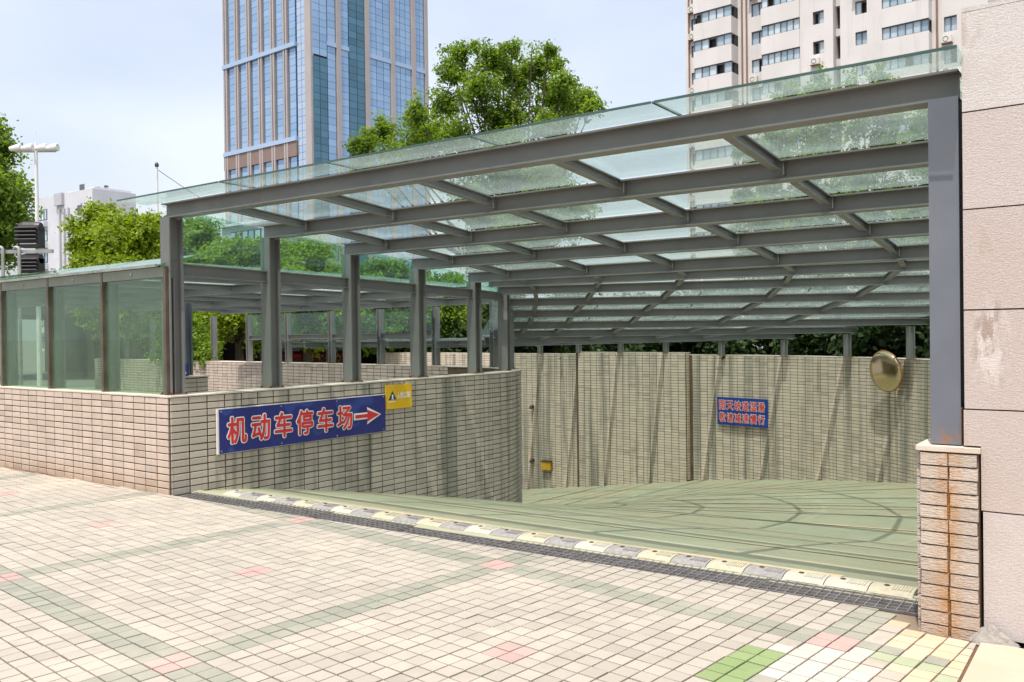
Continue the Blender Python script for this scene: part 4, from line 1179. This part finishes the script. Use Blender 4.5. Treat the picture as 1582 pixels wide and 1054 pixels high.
def car(p, yaw, label):
    c = thing('parked_car', p, label, 'car', 'red cars parked behind the court')
    X = Vector((math.cos(yaw), math.sin(yaw), 0)); Y = Vector((-X.y, X.x, 0))
    def sec(x, hw, z0, z1): return [p + X * x + Y * (hw * s) + V(0, 0, z) for s, z in ((-1, z0), (-1, z1), (1, z1), (1, z0))]
    def loft(secs):
        mb = MB(); vs = [v for s in secs for v in s]; fs = [(4 * i + j, 4 * i + (j + 1) % 4, 4 * i + 4 + (j + 1) % 4, 4 * i + 4 + j) for i in range(len(secs) - 1) for j in range(4)]
        fs += [(0, 1, 2, 3)[::-1], tuple(4 * (len(secs) - 1) + j for j in range(4))]
        return mb.add(vs, fs)
    loft([sec(-2.15, .72, .35, .8), sec(-2.0, .84, .25, .92), sec(-.9, .87, .22, .95), sec(.9, .87, .22, .95), sec(1.8, .82, .25, .86), sec(2.15, .70, .35, .65)]).build('body', M['car_red'], c)
    loft([sec(-1.75, .68, .93, .96), sec(-1.1, .62, .95, 1.40), sec(.2, .62, .95, 1.44), sec(1.05, .70, .93, .97)]).build('cabin', M['apt_glass'], c)
    for sx in (-1.3, 1.35):
        for sy_ in (-.86, .86):
            q = p + X * sx + Y * sy_ + V(0, 0, .31); MB().lathe(q - Y * .09, Y, [(.001, 0), (.2, 0), (.31, .01), (.31, .17), (.2, .18), (.001, .18)], 16).build('wheel', M['tyre'], c)
    for sy_ in (-.6, .6):
        MB().obox(p - X * 2.1 + Y * sy_ + V(0, 0, .74), X, Y, Zv, .06, .14, .06).build('tail_lamp', M['tail'], c)
car(V(-9.6, 37, 0), math.radians(100), 'red car parked behind the court, left of the paired posts')
car(V(-7.6, 37.4, 0), math.radians(96), 'red car parked behind the court, right of the paired posts')

# ------------------------------------------------------------------ mast, lights, railing
b = PX(60, 500, 20); b.z = 0
mast = thing('floodlight_mast', b, 'slim white mast with a crossarm of four floodlights at the left edge', 'mast')
tp = PX(60, 222, 20).z
MB().tube([b, b + V(0, 0, tp)], [.06, .035], 10).build('pole', M['white_paint'], mast)
MB().tube([b + V(0, 0, tp), b + V(0, 0, tp + .32)], .008, 6).build('aerial', M['white_paint'], mast)
za = PX(60, 233, 20).z
MB().bar(b + V(-.46, 0, za), b + V(.46, 0, za), .05, .07).build('crossarm', M['white_paint'], mast)
for i, dx in enumerate((-.42, -.15, .16, .42)):
    c = b + V(dx, -.08, za + .03)
    MB().lathe(c - V(.13, 0, 0), V(1, 0, .12), [(.001, 0), (.05, .0), (.06, .04), (.085, .18), (.09, .25), (.08, .26), (.001, .245)], 14).build('floodlight', M['white_paint'], mast)
def louvre_box(p, s, label):
    t = thing('louvred_loudspeaker', p, label, 'loudspeaker', 'black loudspeakers on the mast')
    mb = MB(); mb.box(p + V(-s / 2, -s * .1, 0), p + V(s / 2, s * .55, s)); mb.build('cabinet', M['black_plastic'], t)
    for k in range(4):
        z = s * (.30 + .19 * k)
        MB().obox(p + V(0, -s * .22, z), V(1, 0, 0), V(0, .87, -.5).normalized(), V(0, .5, .87).normalized(), s * .52, s * .16, s * .02).build('louvre', M['black_plastic'], t)
    MB().lathe(p + V(-s * .5, s * .2, s * .98), V(1, 0, 0), [(.001, 0), (s * .26, 0), (s * .3, s * .2), (s * .3, s * .8), (s * .26, s), (.001, s)], 16).build('cowl', M['black_plastic'], t)
    MB().box(p + V(-s * .38, -s * .14, s * .14), p + V(s * .42, -s * .11, s * .19)).build('trim_strip', M['white_paint'], t)
zq = PX(60, 384, 20).z
louvre_box(b + V(-.04, -.28, zq), .46, 'black louvred loudspeaker clamped high on the white mast')
louvre_box(b + V(-.02, -.28, PX(60, 421, 20).z - .12), .42, 'black louvred loudspeaker low on the white mast, above the fence roof')
ra = PX(-60, 390, 17); rb = PX(82, 389, 17)
rl = thing('pipe_railing', V(ra.x, ra.y, 0), 'galvanised pipe railing with hooked post tops behind the fence roof', 'railing')
MB().bar(V(ra.x, ra.y, ra.z), V(rb.x, rb.y, ra.z), .04, .07).build('rail', M['alu'], rl)
for x in (-42, 7, 32):
    q = PX(x, 384, 17); q.y -= .06
    MB().tube([V(q.x, q.y, 0), V(q.x, q.y, q.z - .03), V(q.x - .01, q.y, q.z), V(q.x - .05, q.y, q.z + .02), V(q.x - .09, q.y, q.z + .01)], .032, 10).build('railing_post', M['alu'], rl)
b = PX(246, 500, 40); b.z = 0; tpz = PX(246, 258, 40).z
cm = thing('camera_mast', b, 'thin white mast with a small camera dome left of the tower', 'mast')
MB().tube([b, b + V(0, 0, tpz)], [.07, .05], 8).build('pole', M['white_paint'], cm)
MB().lathe(b + V(0, 0, tpz), Zv, [(.06, 0), (.09, .02), (.09, .12), (.05, .2), (.001, .21)], 12).build('camera_dome', M['black_plastic'], cm)
e = PX(420, 345, 52); s0 = b + V(0, 0, tpz - .1)
cb = thing('overhead_cable', s0, 'thin overhead cable running from the camera mast behind the canopy', 'cable')
MB().tube([s0.lerp(e, k / 10) - V(0, 0, .5 * math.sin(math.pi * k / 10)) for k in range(11)], .014, 5).build('wire', M['black_plastic'], cb)

# ------------------------------------------------------------------ far buildings
def gx(x): return (x - 791) / FPX
# tower
KC = V(-90, 400, 0); TL = Vector((-.786, .618, 0)).normalized(); TR = Vector((.661, .75, 0)).normalized()
tower = thing('office_tower', KC, 'tall blue glass office tower with pinkish stone ribs', 'building', 'buildings behind the canopy')
def t_on(x, d, k=KC):
    g = gx(x); return (g * k.y - k.x) / (d.x - g * d.y)
TLL = t_on(352, TL); TRL = t_on(666, TR); HT = 190
NL = Vector((-TL.y, TL.x, 0)); NL = NL if NL.y < 0 else -NL; NRr = Vector((TR.y, -TR.x, 0)); NRr = NRr if NRr.y < 0 else -NRr
q = [KC - NL * .0, KC + TL * TLL, KC + TL * TLL + TR * TRL, KC + TR * TRL]
MB().prism([p + (TL + TR) * 1.2 for p in q], (0, 0, HT)).build('core', M['tower_dark'], tower)
FLH = 3.35
def strip_panes(d, n, t0, t1, z0, z1, mat, name, cols=1):
    mb = MB(); w = (t1 - t0) / cols
    z = z0
    while z < z1 - .5:
        zz = min(z + FLH, z1)
        for c in range(cols):
            a = t0 + w * c + .14; b = t0 + w * (c + 1) - .14
            mb.obox(KC + d * ((a + b) / 2) + n * (-.5) + V(0, 0, (z + zz) / 2), d, n, Zv, (b - a) / 2, .3, (zz - z) / 2 - .07)
        z = zz
    mb.build(name, mat, tower)
def rib(d, n, t0, t1, z0, z1, mat, out=.5, name='stone_rib'):
    MB().obox(KC + d * ((t0 + t1) / 2) + n * (out / 2 - .5) + V(0, 0, (z0 + z1) / 2), d, n, Zv, (t1 - t0) / 2, out / 2 + .6, (z1 - z0) / 2).build(name, mat, tower)
ZB1, ZB2 = 137, 95
# left face
rib(TL, NL, .2, 4.4, 0, HT, M['tower_stone'], .5)
strip_panes(TL, NL, 4.6, 11, 0, HT, M['tower_pale'], 'window_bay', 2)
pitch = (TLL - 11.4) / 6
for i in range(6):
    t0 = 11.4 + pitch * i
    for (z0, z1) in ((0, ZB2 - 9), (ZB2, ZB1), (ZB1 + 2.2, HT)):
        strip_panes(TL, NL, t0 + pitch * .06, t0 + pitch * .56, z0, z1, M['tower_glass'], 'window_bay')
    rib(TL, NL, t0 + pitch * .63, t0 + pitch * .74, 0, HT, M['tower_stone'], .7)
    rib(TL, NL, t0 + pitch * .82, t0 + pitch * .93, 0, HT, M['tower_stone'], .7)
rib(TL, NL, 11.2, TLL, ZB1, ZB1 + 2, M['tower_pale'], 1.0, 'band_course')
rib(TL, NL, 11.2, TLL, ZB2 - 2, ZB2, M['tower_pale'], 1.0, 'band_course')
rib(TL, NL, 11.2, TLL, ZB2 - 9, ZB2 - 2.1, M['tower_stone_dark'], .55, 'spandrel')
# right face
def tr(x): return t_on(x, TR)
for (x0, x1, kind, cols) in ((489, 512, 'tealtop', 2), (512.5, 525, 'g', 1), (526, 532, 'r', 1), (533, 545, 'g', 1), (545.5, 570, 't', 2), (570.5, 576, 'r', 1), (577, 609, 'g', 3), (609.5, 615, 'r', 1), (616, 641, 'g', 3), (641.5, 647, 'r', 1), (648, 661, 'g', 2), (662, 666, 'r', 1)):
    a, b_ = tr(x0), tr(x1)
    if kind == 'r': rib(TR, NRr, a, b_, 0, HT, M['tower_stone'], .6)
    elif kind == 't': strip_panes(TR, NRr, a, b_, 0, HT, M['tower_teal'], 'window_bay', cols)
    elif kind == 'tealtop':
        strip_panes(TR, NRr, a, b_, 0, ZB1 - 6, M['tower_teal'], 'window_bay', cols); strip_panes(TR, NRr, a, b_, ZB1 - 5.5, HT, M['tower_glass'], 'window_bay', cols)
    else:
        strip_panes(TR, NRr, a, b_, 0, ZB1, M['tower_glass'], 'window_bay', cols); strip_panes(TR, NRr, a, b_, ZB1 + 2.1, HT, M['tower_glass'], 'window_bay', cols)
rib(TR, NRr, tr(512), tr(545), ZB1, ZB1 + 2, M['tower_pale'], .2, 'band_course'); rib(TR, NRr, tr(577), TRL, ZB1, ZB1 + 2, M['tower_pale'], .2, 'band_course')
# apartment block
A0 = V(19.2, 95, 0); AD = Vector((.772, -.635, 0)).normalized(); AN = Vector((-AD.y, AD.x, 0)); AN = AN if AN.y < 0 else -AN
apt = thing('apartment_block', A0, 'pinkish tiled apartment block with ribbon windows at top right', 'building', 'buildings behind the canopy')
def ta(x):
    g = gx(x); return (g * A0.y - A0.x) / (AD.x - g * AD.y)
AH = 44.5; FH = 2.9; SILL = 28.35
TEND = ta(1530)
def abox(t0, t1, n0, n1, z0, z1, mat, name):
    MB().obox(A0 + AD * ((t0 + t1) / 2) + AN * ((n0 + n1) / 2) + V(0, 0, (z0 + z1) / 2), AD, AN, Zv, (t1 - t0) / 2, (n1 - n0) / 2, (z1 - z0) / 2).build(name, mat, apt)
abox(0, TEND, -12, -1.0, 0, AH, M['apt'], 'rear_block')
def sills():
    k = -9
    while SILL + FH * k + 2 < AH: yield SILL + FH * k; k += 1
def window(t0, t1, n, z0, z1, npn, dark=(), name='window'):
    """frame set in a recess, panes as sub-part"""
    mb = MB(); zc = (z0 + z1) / 2; fw = .07
    def bx(a, b, za, zb, d0, d1, M_): M_.obox(A0 + AD * ((a + b) / 2) + AN * (n + (d0 + d1) / 2) + V(0, 0, (za + zb) / 2), AD, AN, Zv, (b - a) / 2, (d1 - d0) / 2, (zb - za) / 2)
    bx(t0, t1, z0, z0 + fw, -.12, .03, mb); bx(t0, t1, z1 - fw, z1, -.12, .03, mb)
    w = (t1 - t0) / npn
    for i in range(npn + 1):
        c = t0 + w * i; bx(max(t0, c - fw / 2), min(t1, c + fw / 2), z0 + fw, z1 - fw, -.12, .03, mb)
    f = mb.build(name, M['apt_frame'], apt)
    for i in range(npn):
        a = t0 + w * i + fw / 2; b = t0 + w * (i + 1) - fw / 2
        m1 = MB()
        if i in dark: bx(a, b, z0 + fw, z1 - fw, -.6, -.55, m1); m1.build('opening', M['shade'], f)
        else: bx(a, b, z0 + fw, z1 - fw, -.08 - .03 * (i % 2), -.06 - .03 * (i % 2), m1); m1.build('pane', M['apt_glass'], f)
rA = random.Random(4)
# solid front pieces and bays
def bay_column(x0, x1, out, npn, wall_to=None):
    t0, t1 = ta(x0), ta(x1); prev = 0
    for z in sills():
        abox(t0, t1, -1.0, out, prev, z, M['apt'], 'parapet')
        window(t0 + .02, t1 - .02, out - .14, z, z + 1.15, npn, (rA.randrange(npn),) if rA.random() < .5 else ())
        abox(t0 + .05, t1 - .05, -1.0, out - .9, z, z + 1.15, M['shade'], 'room')
        prev = z + 1.15
    abox(t0, t1, -1.0, out, prev, AH, M['apt'], 'parapet')
def wall_column(x0, x1, out, wx=None, wz=(0, 1.2), npn=2, ac=0.):
    t0, t1 = ta(x0), ta(x1)
    if not wx: abox(t0, t1, -1.0, out, 0, AH, M['apt'], 'wall'); return
    w0, w1 = ta(wx[0]), ta(wx[1])
    abox(t0, w0, -1.0, out, 0, AH, M['apt'], 'wall'); abox(w1, t1, -1.0, out, 0, AH, M['apt'], 'wall'); prev = 0
    for z in sills():
        z = z + wz[0]
        abox(w0, w1, -1.0, out, prev, z, M['apt'], 'wall'); window(w0, w1, out - .2, z, z + wz[1], npn, (rA.randrange(npn),) if rA.random() < .5 else ())
        abox(w0, w1, -1.0, out - .85, z, z + wz[1], M['shade'], 'room'); prev = z + wz[1]
        if rA.random() < ac:
            tc = w0 + .3; zc = z - .75; c = A0 + AD * tc + AN * (out + .30) + V(0, 0, zc)
            a = MB().obox(c, AD, AN, Zv, .42, .16, .3).build('air_conditioner', M['ac'], apt)
            MB().lathe(c + AN * .16 + AD * -.08, AN, [(.24, 0), (.24, .02), (.20, .02), (.19, -.01), (.001, -.01)], 14).build('fan_grille', M['apt_frame'], a)
            MB().obox(c - V(0, 0, .35) - AN * .05, AD, AN, Zv, .45, .24, .03).build('bracket', M['pipe'], a)
    abox(w0, w1, -1.0, out, prev, AH, M['apt'], 'wall')
wall_column(1064, 1085, .0, (1073, 1084), (-.1, 1.25), 2, .85)
bay_column(1085.2, 1143, 1.3, 5)
wall_column(1143.2, 1186, -.3, (1164, 1185.4), (-.15, 1.35), 2, .85)
bay_column(1186.2, 1245, .9, 6)
wall_column(1245.2, 1296, .8, (1265, 1282), (.05, 1.25), 2, .1)
t0, t1 = ta(1296.2), ta(1306.8); abox(t0, t1, -1.0, -.6, 0, AH, M['shade'], 'shaft')
for z in sills(): abox(t0, t1, -.6, .0, z + 1.6, z + 2.3, M['apt'], 'shaft_panel')
wall_column(1307, 1371, .8, (1330, 1348), (.05, 1.25), 2, .45)
bay_column(1371.2, 1443, .9, 6)
wall_column(1443.2, 1530, -.1, (1462, 1482), (-.15, 1.35), 2, .6)
for x in (1150, 1157, 1452, 1070):    # downpipes
    t_ = ta(x); n_ = -.2 if x < 1160 else 0
    if x == 1070: n_ = .1
    MB().tube([A0 + AD * t_ + AN * n_, A0 + AD * t_ + AN * n_ + V(0, 0, AH)], .09, 6).build('downpipe', M['pipe'], apt)
abox(-.1, TEND + .1, -12.1, 1.4, AH, AH + .4, M['apt'], 'roof')
# far white block on the left
def simple_block(name, label, P, ax_, w, dpt, h, mat):
    t = thing(name, P, label, 'building', 'buildings behind the canopy'); n = Vector((ax_.y, -ax_.x, 0)); n = n if n.y < 0 else -n
    MB().obox(P + ax_ * w / 2 - n * dpt / 2 + V(0, 0, h / 2), ax_, n, Zv, w / 2, dpt / 2, h / 2).build('wall', mat, t)
    return t, n
P = PX(62, 500, 120); P.z = 0; e2 = PX(146, 500, 112); axb = Vector((e2.x - P.x, e2.y - P.y, 0)); wB = axb.length; axb.normalize()
hB = PX(100, 305, 119).z; hT = PX(150, 297, 117).z
far, fn = simple_block('white_block', 'far white block of flats behind the trees on the left', P, axb, wB, 6, hB, M['far_white'])
def fb(t0, t1, z0, z1, d0, d1, mat, name, par=far):
    return MB().obox(P + axb * ((t0 + t1) / 2) + fn * ((d0 + d1) / 2) + V(0, 0, (z0 + z1) / 2), axb, fn, Zv, (t1 - t0) / 2, (d1 - d0) / 2, (z1 - z0) / 2).build(name, mat, par)
fb(wB * .5, wB * .97, hB, hT, -5.6, -.5, M['far_white'], 'stair_house')
nf = 7
for k in range(nf):
    z = hB - 1.2 - 2.9 * (k + 1) + 1.0
    for c in range(3):
        t0 = .25 + c * .78
        w_ = fb(t0, t0 + .62, z, z + 1.5, .01, .08, M['apt_frame'], 'window'); fb(t0 + .06, t0 + .56, z + .1, z + 1.4, .08, .11, M['apt_glass'], 'pane', w_)
    fb(.1, 2.5, z - .9, z - .2, .0, .55, M['far_white'], 'balcony')
    if k < 5:
        w_ = fb(wB * .74, wB * .82, z, z + 1.2, .01, .07, M['apt_frame'], 'window')
for t0 in (.42, .5, .58): fb(wB * t0, wB * t0 + .25, 2, hB - 2, .0, .25, M['far_grey'], 'pilaster')
fb(wB * .36, wB * .5, hB - 1.5, hB + .1, .0, .4, M['far_grey'], 'louvre_panel')
w_ = fb(wB * .72, wB * .80, hB + .1, hB + .9, -.5, -.42, M['apt_frame'], 'window')
for (x, r_) in ((.72, .35), (.86, .3)):
    c = P + axb * (wB * x) - fn * 3 + V(0, 0, hT + .3)
    MB().lathe(c, Vector((.3, -.6, .7)), [(.001, .0), (r_ * .6, .05), (r_, .22)], 14).build('dish', M['apt_frame'], far)
    MB().tube([c - V(0, 0, .35), c], .05, 6).build('dish_stand', M['apt_frame'], far)
# small grey building beyond the court trees
P = PX(345, 500, 85); P.z = 0; axb = Vector((.8, -.6, 0)); hS_ = PX(390, 352, 85).z
sm, fn = simple_block('grey_building', 'small grey building with a window band behind the court trees', P, axb, 9, 6, hS_, M['far_grey'])
for c in range(7):
    w_ = fb(1.5 + c * .95, 2.3 + c * .95, hS_ - 1.75, hS_ - .55, .01, .08, M['apt_frame'], 'window', sm); fb(1.56 + c * .95, 2.24 + c * .95, hS_ - 1.65, hS_ - .65, .08, .11, M['apt_glass'], 'pane', w_)
fb(-.2, 9.2, hS_, hS_ + .25, -6.2, .3, M['far_white'], 'roof', sm)
